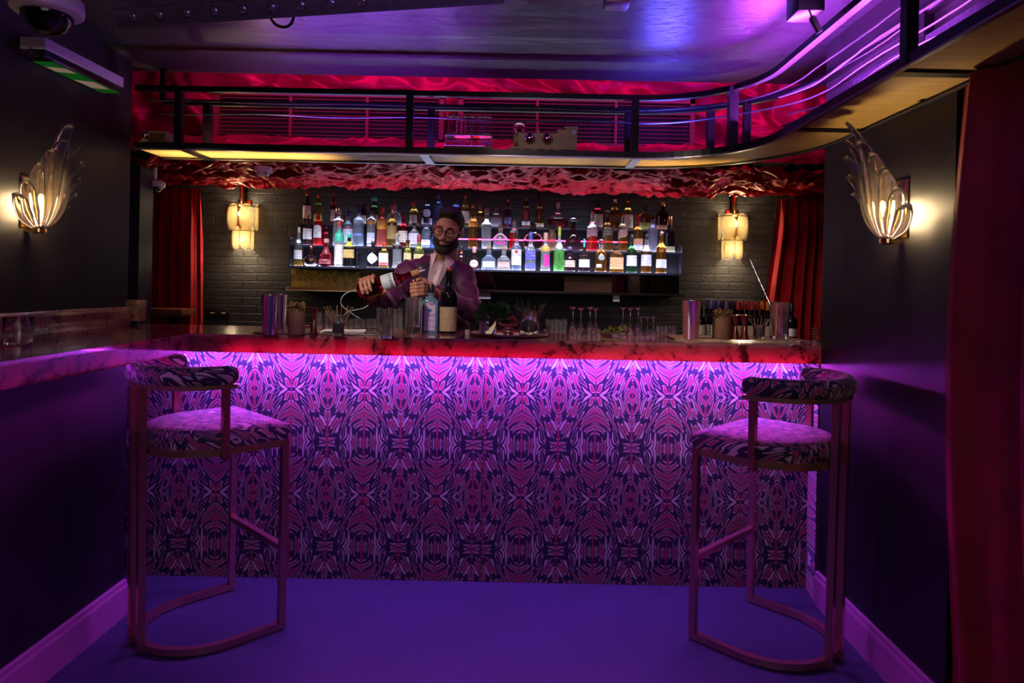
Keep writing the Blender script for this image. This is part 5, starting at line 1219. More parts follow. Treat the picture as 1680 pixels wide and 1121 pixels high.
# ---- left back corner: marble block, brass tap box, sockets
mbk = MB().box((-2.50, 4.05, 1.205), (-2.20, 4.20, 1.262), None, .003).build('marble_block', M_RESIN, None); 
bx = thing('brass_register', 'old brass box with keys standing behind the left end of the bar', 'box', (at(228, 520, 3.46).x, 3.40, ZT))
MB().box((-.06, -.04, .02), (.045, .05, .125), None, .004).build('case', mat('gilt_case', (.42, .32, .12), .3, .35, var=.4, vs=40), bx)
for i in range(4): MB().lathe([(.006, 0), (.006, .006)], 10, Matrix.Translation((-.045+.026*i, -.04, .05)) @ Matrix.Rotation(pi/2, 4, 'X')).build('key', M_BRASS, bx)
for x in (-.045, .03): MB().lathe([(.012, 0), (.008, .02)], 12, Matrix.Translation((x, 0, 0))).build('foot', M_BLKP, bx)
bpy.data.objects.remove(mbk)
so_ = thing('socket_strip', 'black double wall socket low on the brick wall at the left', 'socket', (at(358, 513, 5.44).x, 5.45, at(358, 513, 5.44).z))
MB().box((-.09, -.014, -.035), (.09, 0, .035), None, .003).build('plate', M_BLKP, so_)
for x in (-.045, .045): MB().box((x-.016, -.0155, -.006), (x+.016, -.0142, .002)).build('switch_mark', M_WHITEP, so_, smooth=False)
P = [at(u, v, y) for u, v, y in ((598, 474, 5.13), (575, 478, 5.0), (562, 487, 4.96), (560, 500, 4.95), (575, 513, 4.94), (592, 524, 4.93), (600, 530, 4.9))]
def spline(P, m=8):
    out = []
    for i in range(len(P)-1):
        p0, p1, p2, p3 = P[max(i-1, 0)], P[i], P[i+1], P[min(i+2, len(P)-1)]
        for k in range(m):
            t = k/m; out.append(0.5*((2*p1)+(p2-p0)*t+(2*p0-5*p1+4*p2-p3)*t*t+(3*p1-p0-3*p2+p3)*t**3))
    return out + [P[-1]]
tag(MB().tube(spline([Vector(q) for q in P]), .004, 8).build('looped_cable', mat('beige_cable', (.28, .22, .15), .5), None), 'beige cable looping down from the shelf behind the barman, curving right', 'cable', 'loose beige cables')
P = [at(u, v, y) for u, v, y in ((606, 500, 5.0), (596, 506, 4.96), (575, 511, 4.9), (562, 520, 4.88), (565, 530, 4.87), (578, 548, 4.86), (590, 556, 4.86))]
tag(MB().tube(spline([Vector(q) for q in P]), .004, 8).build('looped_cable', mat('beige_cable', (0,0,0)), None), 'beige cable crossing the first one and curving left', 'cable', 'loose beige cables')
# ================================================================= BARTENDER
def surface_nets(fn, lo, hi, h):
    lo = np.array(lo, float); n = np.ceil((np.array(hi)-lo)/h).astype(int)+1
    ax = [lo[i]+h*np.arange(n[i]) for i in range(3)]
    X, Y, Z = np.meshgrid(*ax, indexing='ij')
    f = fn(X, Y, Z)
    ins = f < 0
    c = [slice(None, -1), slice(1, None)]
    cnt = np.zeros(tuple(n-1)); acc = np.zeros(tuple(n-1)+(3,))
    corners = [(i, j, k) for i in (0, 1) for j in (0, 1) for k in (0, 1)]
    for a in corners:
        for d in range(3):
            if a[d]: continue
            b = list(a); b[d] = 1
            fa = f[c[a[0]], c[a[1]], c[a[2]]]; fb = f[c[b[0]], c[b[1]], c[b[2]]]
            m = (fa < 0) != (fb < 0)
            t = np.where(m, fa/np.where(m, fa-fb, 1), 0)
            cnt += m
            for e in range(3):
                acc[..., e] += np.where(m, a[e] + (t if e == d else 0), 0)
    act = cnt > 0; idx = -np.ones(tuple(n-1), int); idx[act] = np.arange(act.sum())
    ii = np.argwhere(act); V = lo + h*(ii + acc[act]/cnt[act][:, None])
    Fs = []
    for d in range(3):
        s0 = [slice(None)]*3; s1 = [slice(None)]*3; s0[d] = slice(None, -1); s1[d] = slice(1, None)
        A, Bm = ins[tuple(s0)], ins[tuple(s1)]
        m = A != Bm; e = np.argwhere(m)
        u, w = [(1, 2), (2, 0), (0, 1)][d]
        ok = (e[:, u] > 0) & (e[:, w] > 0) & (e[:, u] < n[u]-1) & (e[:, w] < n[w]-1); e = e[ok]
        fl = A[tuple(e.T)]
        q = []
        for du, dw in ((0, 0), (1, 0), (1, 1), (0, 1)):
            p = e.copy(); p[:, u] -= du; p[:, w] -= dw; q.append(idx[tuple(p.T)])
        q = np.stack(q, 1); q[~fl] = q[~fl][:, ::-1]; Fs.append(q)
    return V, np.concatenate(Fs)
def seg_d(X, Y, Z, a, b, r1, r2):
    a = np.array(a, float); b = np.array(b, float); d = b-a; L = max((d*d).sum(), 1e-9)
    t = np.clip(((X-a[0])*d[0]+(Y-a[1])*d[1]+(Z-a[2])*d[2])/L, 0, 1)
    return np.sqrt((X-a[0]-t*d[0])**2+(Y-a[1]-t*d[1])**2+(Z-a[2]-t*d[2])**2) - (r1+(r2-r1)*t)
def ell(X, Y, Z, c, r):
    k = np.sqrt(((X-c[0])/r[0])**2+((Y-c[1])/r[1])**2+((Z-c[2])/r[2])**2)
    return (k-1)*min(r)
def smin(a, b, k):
    h = np.clip(0.5+0.5*(b-a)/k, 0, 1); return b+(a-b)*h-k*h*(1-h)
def smax(a, b, k): return -smin(-a, -b, k)
def union(X, Y, Z, prims, k):
    d = None
    for p in prims:
        e = seg_d(X, Y, Z, *p) if len(p) == 4 and np.ndim(p[2]) == 0 else ell(X, Y, Z, *p)
        d = e if d is None else smin(d, e, k)
    return d
def mesh_np(name, parts, m, parent, M=None):
    """parts: list of (V,F) joined into one mesh"""
    vs, fs, o = [], [], 0
    for V, Fq in parts: vs.append(V); fs.append(Fq+o); o += len(V)
    V = np.concatenate(vs); Fq = np.concatenate(fs)
    me = bpy.data.meshes.new(name); me.from_pydata(V.tolist(), [], Fq.tolist())
    me.polygons.foreach_set('use_smooth', [True]*len(me.polygons)); me.materials.append(m)
    o = bpy.data.objects.new(name, me); C.objects.link(o); o.parent = parent
    return o
def relax(V, Fq, it=2, w=0.5):
    for _ in range(it):
        acc = np.zeros_like(V); cn = np.zeros(len(V))
        for k in range(4):
            a, b = Fq[:, k], Fq[:, (k+1) % 4]
            np.add.at(acc, a, V[b]); np.add.at(cn, a, 1); np.add.at(acc, b, V[a]); np.add.at(cn, b, 1)
        V = V*(1-w) + w*acc/np.maximum(cn, 1)[:, None]
    return V
# ---- head (local: face looks to -Y)
def head_core(X, Y, Z):
    aX = np.abs(X)
    d = ell(X, Y, Z, (0, .016, .036), (.0755, .096, .086))
    d = smin(d, ell(X, Y, Z, (0, -.026, -.040), (.060, .064, .078)), .03)
    d = smin(d, seg_d(aX, Y, Z, (.048, -.015, -.070), (.010, -.066, -.100), .022, .022), .02)
    d = smin(d, ell(aX, Y, Z, (.043, -.058, -.020), (.020, .020, .020)), .02)
    d = smin(d, seg_d(aX, Y, Z, (.008, -.084, .022), (.048, -.070, .022), .011, .010), .014)
    d = smax(d, -ell(aX, Y, Z, (.031, -.100, .004), (.019, .020, .013)), .012)
    d = smin(d, seg_d(X, Y, Z, (0, -.086, .014), (0, -.110, -.026), .0065, .0105), .010)
    d = smin(d, ell(aX, Y, Z, (.0115, -.099, -.030), (.008, .011, .007)), .006)
    d = smin(d, ell(X, Y, Z, (0, -.090, -.0545), (.026, .012, .0075)), .006)
    d = smin(d, ell(X, Y, Z, (0, -.089, -.066), (.022, .012, .0075)), .006)
    return d
def head_sdf(X, Y, Z):
    aX = np.abs(X); d = head_core(X, Y, Z)
    e = ell(aX, Y, Z, (.079, .012, -.002), (.011, .022, .034)); e = smax(e, -ell(aX, Y, Z, (.089, .008, .002), (.008, .013, .022)), .006)
    d = smin(d, e, .008)
    d = smin(d, seg_d(X, Y, Z, (0, .030, -.05), (.012, .062, -.20), .056, .062), .02)
    return d
def beard_sdf(X, Y, Z):
    aX = np.abs(X)
    d = head_core(X, Y, Z)-.0055
    line = np.where(Y > -.040, -.022+(Y+.040)*.55, -.022+(Y+.040)*0.55)       # cheek line falls towards the mouth
    reg = Z - line
    d = smax(d, reg, .006)
    d = smax(d, Y-.012, .006)
    d = smax(d, -ell(X, Y, Z, (0, -.100, -.060), (.024, .030, .0115)), .004)     # mouth opening
    d = smax(d, -ell(X, Y, Z, (0, -.112, -.030), (.019, .020, .013)), .004)      # under the nose
    d = smin(d, seg_d(aX, Y, Z, (.003, -.101, -.0455), (.030, -.085, -.058), .0055, .007), .006)
    d = smin(d, ell(X, Y, Z, (0, -.066, -.106), (.036, .028, .024)), .016)
    return d
def hair_sdf(X, Y, Z):
    aX = np.abs(X)
    d = ell(X, Y, Z, (0, .018, .036), (.0765, .098, .087)) - .005
    d = smin(d, ell(X, Y, Z, (.006, -.022, .110), (.056, .062, .026)), .02)
    d = smin(d, ell(X, Y, Z, (-.014, -.054, .102), (.042, .026, .020)), .015)
    line = .094 - 1.30*np.clip(Y+.080, 0, .2)
    line = np.maximum(line, -.055)
    d = smax(d, line-Z, .006)
    side = .050 - (Y+.052)*4                                                    # keep temples and ears free
    d = smax(d, np.where((aX > .055) & (Z < .045) & (Y < -.028), .01, -1.0), .004)
    return d
HEAD_M = Matrix.Translation((-.428, 3.885, 1.652)) @ Matrix.Rotation(R(11), 4, 'Y') @ Matrix.Rotation(R(-5), 4, 'Z') @ Matrix.Rotation(R(14), 4, 'X')
def to_w(V, M):
    A = np.array(M); return V @ A[:3, :3].T + A[:3, 3]
# ---- pose
N0 = (-.487, 3.985, 1.455)
SR, ER, WR = (-.648, 3.885, 1.398), (-.748, 3.745, 1.245), (-.782, 3.555, 1.272)
SL, EL, WL = (-.352, 4.02, 1.385), (-.268, 3.82, 1.185), (-.455, 3.60, 1.292)
torso = [((-.565, 4.075, .95), (-.585, 3.985, 1.33), .105, .105), ((-.415, 4.09, .95), (-.425, 4.045, 1.33), .105, .105), ((-.49, 4.03, 1.0), (-.505, 3.955, 1.30), .105, .10),
         (SR, SL, .070, .070), ((-.60, 3.93, 1.415), N0, .058, .062), ((-.39, 4.01, 1.405), N0, .058, .062), ((-.505, 3.95, 1.34), N0, .07, .06)]
torso_skin = [(a, b, r1-.025, r2-.025) for a, b, r1, r2 in torso]
legs = [((-.565, 4.09, .92), (-.585, 4.04, .50), .088, .06), ((-.585, 4.04, .50), (-.60, 4.10, .09), .056, .038), ((-.415, 4.10, .92), (-.40, 4.05, .50), .088, .06), ((-.40, 4.05, .50), (-.39, 4.11, .09), .056, .038)]
feet = [((-.60, 4.11, .05), (-.615, 3.93, .04), .042, .036), ((-.39, 4.12, .05), (-.38, 3.94, .04), .042, .036)]
sleeves = [(SR, ER, .066, .056), (ER, WR, .056, .049), (SL, EL, .066, .056), (EL, WL, .057, .048)]
def xc(z): return -.478 + .28*(z-1.44)
def vw(z): return np.interp(z, [1.10, 1.34, 1.47, 1.60], [0.0, .040, .062, .085])
def jacket_full(X, Y, Z):
    d = union(X, Y, Z, torso, .07); d = smin(d, union(X, Y, Z, sleeves[:2], .03), .035); d = smin(d, union(X, Y, Z, sleeves[2:], .03), .035)
    fold = .0035*np.sin(70*(Z+.6*X)+6*np.sin(9*X))*np.sin(23*Y+14*X) 
    return d + fold*1.6
def jacket_sdf(X, Y, Z):
    d = jacket_full(X, Y, Z)
    d = smax(d, .86-Z, .01)
    d = smax(d, -seg_d(X, Y, Z, N0, (-.46, 3.95, 1.58), .060, .078), .012)
    front = np.maximum(np.abs(X-xc(Z))-vw(Z), Y-4.0)
    d = smax(d, -front, .006)
    # hollow cuffs
    for E, W_ in ((ER, WR), (EL, WL)):
        e, w_ = np.array(E), np.array(W_); dr = (w_-e)/np.linalg.norm(w_-e)
        cut = (X-w_[0])*dr[0]+(Y-w_[1])*dr[1]+(Z-w_[2])*dr[2]
        near = np.sqrt((X-w_[0])**2+(Y-w_[1])**2+(Z-w_[2])**2) < .11
        d = np.where(near, smax(d, cut-.004, .006), d)
        d = np.where(near, smax(d, -seg_d(X, Y, Z, tuple(w_-dr*.05), tuple(w_+dr*.06), .036, .041), .004), d)
    return d
def shirt_sdf(X, Y, Z):
    d = union(X, Y, Z, [(a, b, r1-.012, r2-.012) for a, b, r1, r2 in torso], .07)
    d = smax(d, .95-Z, .01); d = smax(d, Z-1.475, .01); return d
def hand_parts(fingers, palm, k=.009):
    def f(X, Y, Z):
        d = union(X, Y, Z, palm, .018)
        for path, r0, r1 in fingers:
            n = len(path)-1
            for i in range(n):
                a = r0+(r1-r0)*i/n; b = r0+(r1-r0)*(i+1)/n
                e = seg_d(X, Y, Z, tuple(path[i]), tuple(path[i+1]), a, b)
                d = smin(d, e, .006 if i else k)
        return d
    return f
# bottle in the right hand
BA, BB = np.array((-.822, 3.44, 1.300)), np.array((-.519, 3.44, 1.404))
bax = (BB-BA)/np.linalg.norm(BB-BA); bup = np.cross(bax, (0, 1, 0)); bup = bup/np.linalg.norm(bup); bup = bup*np.sign(bup[2])
def ring(t, th, rho): 
    return BA + bax*t + rho*(cos(R(th))*np.array((0, -1, 0)) + sin(R(th))*bup)
BR = .041; rho = BR+.0085
fingR = []
for t_, ths in ((.026, (176, 140, 95, 45, 0, -22)), (.047, (176, 140, 95, 45, -5, -30)), (.068, (176, 140, 95, 48, 5, -20)), (.090, (172, 138, 98, 62, 38, 22))):
    kn = ring(t_*0.9+.008, 190, rho+.006)
    fingR.append(([kn]+[ring(t_, a, rho+(.003 if 80 < a < 110 else 0)) for a in ths], .0102, .0078))
fingR.append(([ring(.075, 215, rho+.012), ring(.105, 240, rho+.004), ring(.118, 272, rho), ring(.128, 300, rho)], .012, .0088))
pc = ring(.055, 200, rho+.008)
palmR = [(tuple(ring(.022, 192, rho+.008)), tuple(ring(.085, 192, rho+.006)), .016, .015), (tuple(ring(.03, 215, rho+.012)), tuple(ring(.08, 215, rho+.012)), .017, .017), (WR, tuple(pc), .027, .022), (tuple(np.array(WR)+(.01, .10, -.012)), WR, .031, .027)]
JT, JB = np.array((-.548, 3.435, 1.362)), np.array((-.528, 3.44, 1.235))
fingL = []
for k in range(4):
    z = 1.343-.0185*k; ox = -.004*k*0 + (.006 if k == 3 else 0)
    fingL.append(([np.array((-.488, 3.492, z+.002)), np.array((-.503, 3.440, z+.004)), np.array((-.532+ox, 3.414, z)), np.array((-.556+ox, 3.424, z-.004)), np.array((-.560+ox, 3.444, z-.006))], .0098, .0076))
fingL.append(([np.array((-.482, 3.52, 1.33)), np.array((-.500, 3.485, 1.362)), np.array((-.525, 3.462, 1.372)), np.array((-.543, 3.452, 1.352))], .0125, .0085))
palmL = [((-.478, 3.505, 1.340), (-.478, 3.512, 1.290), .016, .015), ((-.470, 3.525, 1.335), (-.465, 3.53, 1.292), .016, .016), (WL, (-.474, 3.525, 1.312), .027, .022), (tuple(np.array(WL)+(.05, .085, -.05)), WL, .031, .027)]
t = NT('skin'); v_ = t.coord(); n_ = t.noise(v_, 60, 4)
t.p(Base_Color=t.ramp(n_, [(.3, (.42, .20, .13)), (.7, (.50, .255, .17))]), Roughness=.45, Subsurface_Weight=.12, Subsurface_Radius=(.01, .004, .002)); M_SKIN = t.m
M_HAIR = mat('dark_brown_hair', (.010, .006, .005), .75, var=.5, vs=250, bump=.9, bs=260)
t = NT('aubergine_velvet'); v_ = t.coord(); n_ = t.noise(v_, 22, 4)
t.p(Base_Color=t.ramp(n_, [(.3, (.045, .007, .032)), (.7, (.078, .013, .056))]), Roughness=.55, Sheen_Weight=.9, Sheen_Tint=(.8, .35, .7), Sheen_Roughness=.35); t.bump(t.noise(v_, 14, 2, .4, .4), .35, .012); M_JACK = t.m
M_LAPEL = mat('charcoal_satin', (.032, .032, .036), .33, bump=.1); M_SHIRT = mat('pale_pink_cotton', (.52, .40, .44), .7, var=.06, bump=.15, bs=300)
bt = thing('person', 'bearded barman in glasses and an aubergine jacket pouring from a red bottle', 'person', (0, 0, 0))
def place_in(o): o.parent = bt
# body: one mesh
Vh, Fh = surface_nets(head_sdf, (-.1, -.135, -.235), (.1, .135, .135), .0028); Vh = relax(Vh, Fh, 2, .4); Vh = to_w(Vh, HEAD_M)
fR, fL = hand_parts(fingR, palmR), hand_parts(fingL, palmL)
V1, F1 = surface_nets(fR, (-.875, 3.36, 1.19), (-.66, 3.69, 1.43), .0026); V1 = relax(V1, F1, 1, .4)
V2, F2 = surface_nets(fL, (-.60, 3.38, 1.19), (-.36, 3.72, 1.40), .0026); V2 = relax(V2, F2, 1, .4)
def body_sdf(X, Y, Z):
    d = union(X, Y, Z, torso_skin, .06); d = smin(d, union(X, Y, Z, legs, .03), .04); d = smin(d, union(X, Y, Z, feet, .02), .02)
    d = smin(d, union(X, Y, Z, [(a, b, r1-.022, r2-.02) for a, b, r1, r2 in sleeves], .03), .03)
    return smin(d, seg_d(X, Y, Z, N0, (-.455, 3.935, 1.55), .052, .05), .02)
V3, F3 = surface_nets(body_sdf, (-.86, 3.5, -.0), (-.2, 4.24, 1.60), .011)
mesh_np('body', [(Vh, Fh), (V1, F1), (V2, F2), (V3, F3)], M_SKIN, bt)
for nm, fn, lo, hi, h in (('hair', hair_sdf, (-.1, -.13, -.08), (.1, .14, .16), .003), ('beard', beard_sdf, (-.09, -.13, -.15), (.09, .03, .0), .0028)):
    V, Fq = surface_nets(fn, lo, hi, h); V = relax(V, Fq, 1, .4)
    V = V + .0012*np.sin(V[:, [0]]*900+V[:, [2]]*300)*np.array([[1, 1, 0]]); mesh_np(nm, [(to_w(V, HEAD_M), Fq)], M_HAIR, bt)
HP = lambda x, y, z: HEAD_M @ Vector((x, y, z))
for s in (-1, 1):
    MB().tube([HP(s*.012, -.094, .024), HP(s*.024, -.096, .0295), HP(s*.038, -.089, .029), HP(s*.050, -.077, .023)], [.0028, .0042, .0038, .0018], 8).build('eyebrow', M_HAIR, bt)
    e = MB(); c = HP(s*.031, -.079, .003); e.ball(c, .0118, 16, 12); e.build('eye', mat('eye_white', (.42, .38, .36), .25), bt)
    MB().ball(HP(s*.031-.002, -.0880, -.0015), .0048, 12, 8).build('iris', mat('dark_iris', (.02, .012, .008), .2), bt)
    # upper lid, half lowered
    P = []
    for i in range(9):
        a = -1+2*i/8
        row = []
        for j in range(6):
            b = j/5
            row.append(HP(s*.031 + .0135*a, -.079-.0128*math.sqrt(max(0, 1-.75*a*a))*cos(R(82*(1-b)-14)), .003+.0128*sin(R(82*(1-b)-14))*(1-.25*a*a)+.0006))
        P.append(row)
    MB().grid(P).build('eyelid', M_SKIN, bt, angle=180)
def lipgrid(z0, z1, yb, wd):
    return [[HP(wd*a, yb+.012*a*a-.004*sin(pi*b)*(1-a*a), z0+(z1-z0)*b*(1-abs(a)**2.2*.9)) for b in np.linspace(0, 1, 6)] for a in np.linspace(-1, 1, 13)]
M_LIP = mat('lips', (.40, .12, .10), .4)
MB().grid(lipgrid(-.060, -.0505, -.1025, .024)).build('upper_lip', M_LIP, bt, angle=180); MB().grid(lipgrid(-.0605, -.0715, -.1015, .021)).build('lower_lip', M_LIP, bt, angle=180)
# glasses
t = NT('spectacle_lens'); tp = t.new('ShaderNodeBsdfTransparent'); ly = t.new('ShaderNodeFresnel'); setv(ly.inputs[0], 1.3)
t.p(Base_Color=t.ramp(t.noise(t.coord(), 5), [(0, (.02,.02,.02)), (1, (.03,.03,.03))]), Roughness=.03, Metallic=0.0)
ms = t.new('ShaderNodeMixShader'); t.t.links.new(ly.outputs[0], ms.inputs[0]); t.t.links.new(tp.outputs[0], ms.inputs[1]); t.t.links.new(t.b.outputs[0], ms.inputs[2]); t.t.links.new(ms.outputs[0], t.out.inputs[0]); M_LENSP = t.m
fr = MB(); M_TORT = mat('tortoise_frame', (.05, .022, .010), .25, var=.6, vs=120)
def rim(s):
    return [HP(s*.034 + .0245*cos(a)*(1+.06*sin(a)), -.1035+.010*abs((.0245*cos(a)*s+.01*0)/.0245)*0 + .006*((s*.034+.0245*cos(a))/.06)**2, .001+.021*sin(a)-.001*cos(2*a)) for a in [2*pi*k/28 for k in range(28)]]
gm = MB().tube(rim(-1), .0022, 8, closed=True).tube(rim(1), .0022, 8, closed=True).tube([HP(-.010, -.1045, .006), HP(0, -.108, .009), HP(.010, -.1045, .006)], .002, 8)
for s in (-1, 1): gm.tube([HP(s*.058, -.098, .008), HP(s*.074, -.085, .009), HP(s*.084, .0, .012), HP(s*.082, .022, .002)], .002, 8)
go = gm.build('glasses', M_TORT, bt)
for s in (-1, 1): MB().add(rim(s), [tuple(range(28))]).build('lens', M_LENSP, go, smooth=False)
# clothes
V, Fq = surface_nets(jacket_sdf, (-.88, 3.48, .84), (-.16, 4.26, 1.60), .0062); V = relax(V, Fq, 1, .35); jk = mesh_np('jacket', [(V, Fq)], M_JACK, bt)
V, Fq = surface_nets(shirt_sdf, (-.78, 3.78, .93), (-.24, 4.2, 1.5), .010); V = relax(V, Fq, 1, .4); shr = mesh_np('shirt', [(V, Fq)], M_SHIRT, bt)
V, Fq = surface_nets(lambda X, Y, Z: smax(union(X, Y, Z, [(a, b, r1+.012, r2+.022) for a, b, r1, r2 in legs] + [((-.565, 4.08, .96), (-.415, 4.09, .96), .115, .115)], .04), np.maximum(Z-.99, .075-Z), .01), (-.74, 3.9, .06), (-.26, 4.26, 1.02), .013); mesh_np('trousers', [(V, Fq)], mat('black_trousers', (.012, .012, .014), .7), bt)
for f_ in feet:
    V, Fq = surface_nets(lambda X, Y, Z: smax(seg_d(X, Y, Z, f_[0], f_[1], .052, .044), .002-Z, .006), (min(f_[0][0], f_[1][0])-.07, 3.86, -.01), (max(f_[0][0], f_[1][0])+.07, 4.2, .13), .006); mesh_np('shoe', [(V, Fq)], mat('black_leather', (.012, .010, .010), .25), bt)
def front_y(x, z, fn, y0=3.70, y1=4.1):
    ys = np.linspace(y0, y1, 220); d = fn(np.full_like(ys, x), ys, np.full_like(ys, z)); k = np.argmax(d < 0)
    return ys[k] if d[k] < 0 else None
for s in (-1, 1):
    rows = []
    zs = np.linspace(1.13, 1.462, 22)
    for z in zs:
        wl = np.interp(z, [1.13, 1.30, 1.375, 1.385, 1.41, 1.462], [.008, .058, .078, .056, .068, .058])
        row = []
        last = None
        for q in np.linspace(0, 1, 9):
            x = xc(z) + s*(vw(z)-.004 + wl*q); y = front_y(x, z, jacket_full)
            if y is None: y = last if last is not None else 3.95
            last = y; row.append((x, y-.004-.004*sin(pi*min(1, q*1.05)), z))
        rows.append(row)
    MB().grid(rows).build('lapel', M_LAPEL, jk, angle=180)
# collar
rows = []
nc = Vector((-.472, 3.962, 1.487))
for j in range(7):
    b = j/6; row = []
    for i in range(45):
        s = i/44; al = R(-112 - s*316)
        r = .063 + .020*b; z = nc.z + .030 - .050*b + .012*sin(al)*-1*0
        ed = max(0, 1-min(s, 1-s)/.13)
        z -= .042*ed*b; r += .018*ed*b
        z += .020*max(0, sin(al))   # higher at the back
        row.append((nc.x + r*cos(al) - .006*ed*b, nc.y + r*sin(al)*.98, z))
    rows.append(row)
MB().grid(rows).build('collar', mat('white_collar_cotton', (.68, .58, .60), .65), shr, angle=180)
pts = []
for z in np.linspace(1.16, 1.455, 18):
    y = front_y(xc(z)+.006, z, lambda X, Y, Z: union(X, Y, Z, [(a, b, r1-.012, r2-.012) for a, b, r1, r2 in torso], .07)); pts.append((xc(z)+.006, (y or 3.95)-.002, z))
MB().tube(pts, 1, sq=True, wh=(.013, .0012), up=(0, -1, 0)).build('placket', mat('white_collar_cotton', (0,0,0)), shr)
for i in (3, 7, 11, 15): MB().lathe([(.005, 0), (.005, .002)], 10, Matrix.Translation(Vector(pts[i])+Vector((0, -.003, 0))) @ Matrix.Rotation(pi/2, 4, 'X')).build('button', M_WHITEP, shr)
# held bottle
hb = bottle('aperitif_bottle', 'red aperitif bottle with pale blue label tilted in the right hand of the barman', 'bottle', BA, float(np.linalg.norm(BB-BA)), 2*BR, 'std', 'red', 'cork', [], caph=.13, capr=.42, glassmat=glass('deep_red_glass', (.62, .02, .05), .0, 1.35))
hb.rotation_mode = 'QUATERNION'
M3 = Matrix((Vector(np.cross((0, 1, 0), bax)), Vector((0, 1, 0)), Vector(bax))).transposed(); hb.rotation_quaternion = M3.to_quaternion()
Hb_ = float(np.linalg.norm(BB-BA)); 
MB().grid(shell_patch(PROF['std'], Hb_*.9025, BR, 2, 1, .34, .44, .66, R(88), nu=20)).build('label', m_label((.55, .66, .74), (.35, .45, .55), 60), hb, angle=180)
me = text_mesh('CAMPARI', .020, .0002)
for vt in me.vertices:
    x, y = vt.co.x, vt.co.y; a = x/BR; Z = Hb_*.9025*.60 + y
    vt.co = (sin(a)*(BR+.0015), -cos(a)*(BR+.0015)-vt.co.z*.2, Z)
me.materials.append(mat('navy_ink', (.02, .03, .10), .5)); o = bpy.data.objects.new('lettering', me); C.objects.link(o); o.parent = hb
MB().lathe([(.010, Hb_-.002), (.007, Hb_+.012), (.004, Hb_+.03)], 12).build('pour_spout', M_STEEL, hb)
# copper jigger in the left hand
jg = thing('jigger', 'copper jigger held in the left hand of the barman above the mixing glass', 'jigger', JB, group='copper jiggers'); jd = Vector(JT-JB); jg.rotation_mode = 'QUATERNION'; jg.rotation_quaternion = jd.to_track_quat('Z', 'Y')
L_ = jd.length; MB().lathe([(.016, 0), (.0165, .002), (.0075, L_*.52), (.0075, L_*.56), (.013, L_-.001), (.0125, L_), (.005, L_*.62), (.001, L_*.62)], 26, cap0=False).build('double_cup', M_COPPER, jg, angle=60)
# ================================================================= LIGHTS
def area(name, loc, rot, sx, sy, col, power, spread=180):
    l = bpy.data.lights.new(name, 'AREA'); l.shape = 'RECTANGLE'; l.size = sx; l.size_y = sy; l.color = col; l.energy = power; l.spread = R(spread)
    o = bpy.data.objects.new(name, l); C.objects.link(o); o.location = loc; o.rotation_euler = rot; return o
def point(name, loc, col, power, rad=0.02):
    l = bpy.data.lights.new(name, 'POINT'); l.color = col; l.energy = power; l.shadow_soft_size = rad
    o = bpy.data.objects.new(name, l); C.objects.link(o); o.location = loc; return o
def spot(name, loc, tgt, col, power, ang=60, blend=0.5, rad=0.05):
    l = bpy.data.lights.new(name, 'SPOT'); l.color = col; l.energy = power; l.spot_size = R(ang); l.spot_blend = blend; l.shadow_soft_size = rad
    o = bpy.data.objects.new(name, l); C.objects.link(o); o.location = loc
    o.rotation_euler = (Vector(tgt)-Vector(loc)).to_track_quat('-Z', 'Y').to_euler(); return o
# violet LED tape under the counter lip: one run washes the bar front, one faces the room
area('counter_strip_panel', (-0.13, YP-0.055, 1.0255), (R(10), 0, 0), 2.8, 0.012, (0.30, 0.08, 1.0), 28)
area('counter_strip_room', (-0.13, YP-0.062, 1.0255), (R(-48), 0, 0), 2.8, 0.012, (0.55, 0.05, 1.0), 14.5)
area('left_counter_strip', (-1.50, 1.6, 1.025), (0, R(-10), 0), 0.02, 2.6, (0.40, 0.04, 1.0), 1.5)
area('left_apron_strip', (XL-0.035, 1.3, 1.036), (0, R(-118), 0), 0.02, 3.2, (0.50, 0.03, 1.0), 2.2)
# red strip inside the hollow apron, lighting the resin edge from behind
area('apron_strip', (0.0, YF+0.024, 1.034), (R(-112), 0, 0), 2.55, 0.008, (1.0, 0.015, 0.42), 8)
# violet and magenta ceiling fixtures over the room
area('room_violet', (-0.2, 1.5, 2.40), (0, 0, 0), 1.6, 0.5, (0.09, 0.015, 1.0), 7)
area('room_magenta', (-0.3, 0.3, 2.38), (R(35), 0, 0), 2.2, 0.4, (1.0, 0.06, 0.34), 4)
# strips lying on the rack shining up at the ceiling
area('rack_up_violet', (1.06, 2.78, 2.10), (R(180), 0, R(8)), 0.12, 0.6, (0.50, 0.07, 1.0), 40)
area('rack_up_pink', (1.16, 2.2, 2.10), (R(180), 0, 0), 0.14, 0.5, (0.62, 0.10, 1.0), 16)
area('rack_up_blue', (0.70, 3.38, 2.10), (R(180), 0, 0), 0.14, 0.14, (0.10, 0.08, 1.0), 12)
area('rack_up_violet_b', (-0.75, 3.40, 2.03), (R(180), 0, 0), 1.1, 0.06, (0.33, 0.06, 1.0), 14)
area('amber_gleam_fill', (-1.28, 3.40, 2.03), (R(180), 0, 0), 0.15, 0.1, (1.0, 0.5, 0.16), 1.5)  # no strip here: amber fill added for the warm gleam on the ceiling
# pink light behind the ceiling edge onto the satin
area('satin_pink', (0.0, 3.66, 2.70), (R(52), 0, 0), 3.6, 0.1, (1.0, 0.08, 0.95), 11)
area('soffit_pink', (-0.2, 3.70, 1.955), (R(117), 0, 0), 3.8, 0.05, (1.0, 0.16, 0.5), 1.0)  # added pink fill for the canopy, hidden behind the rack without a fixture
# added unseen cool fill under the satin canopy, brightening the bottle labels
area('bottle_fill', ((XS0+XS1)/2, 4.62, 1.985), (R(36), 0, 0), 2.7, 0.04, (0.72, 0.78, 1.0), 13, 80)
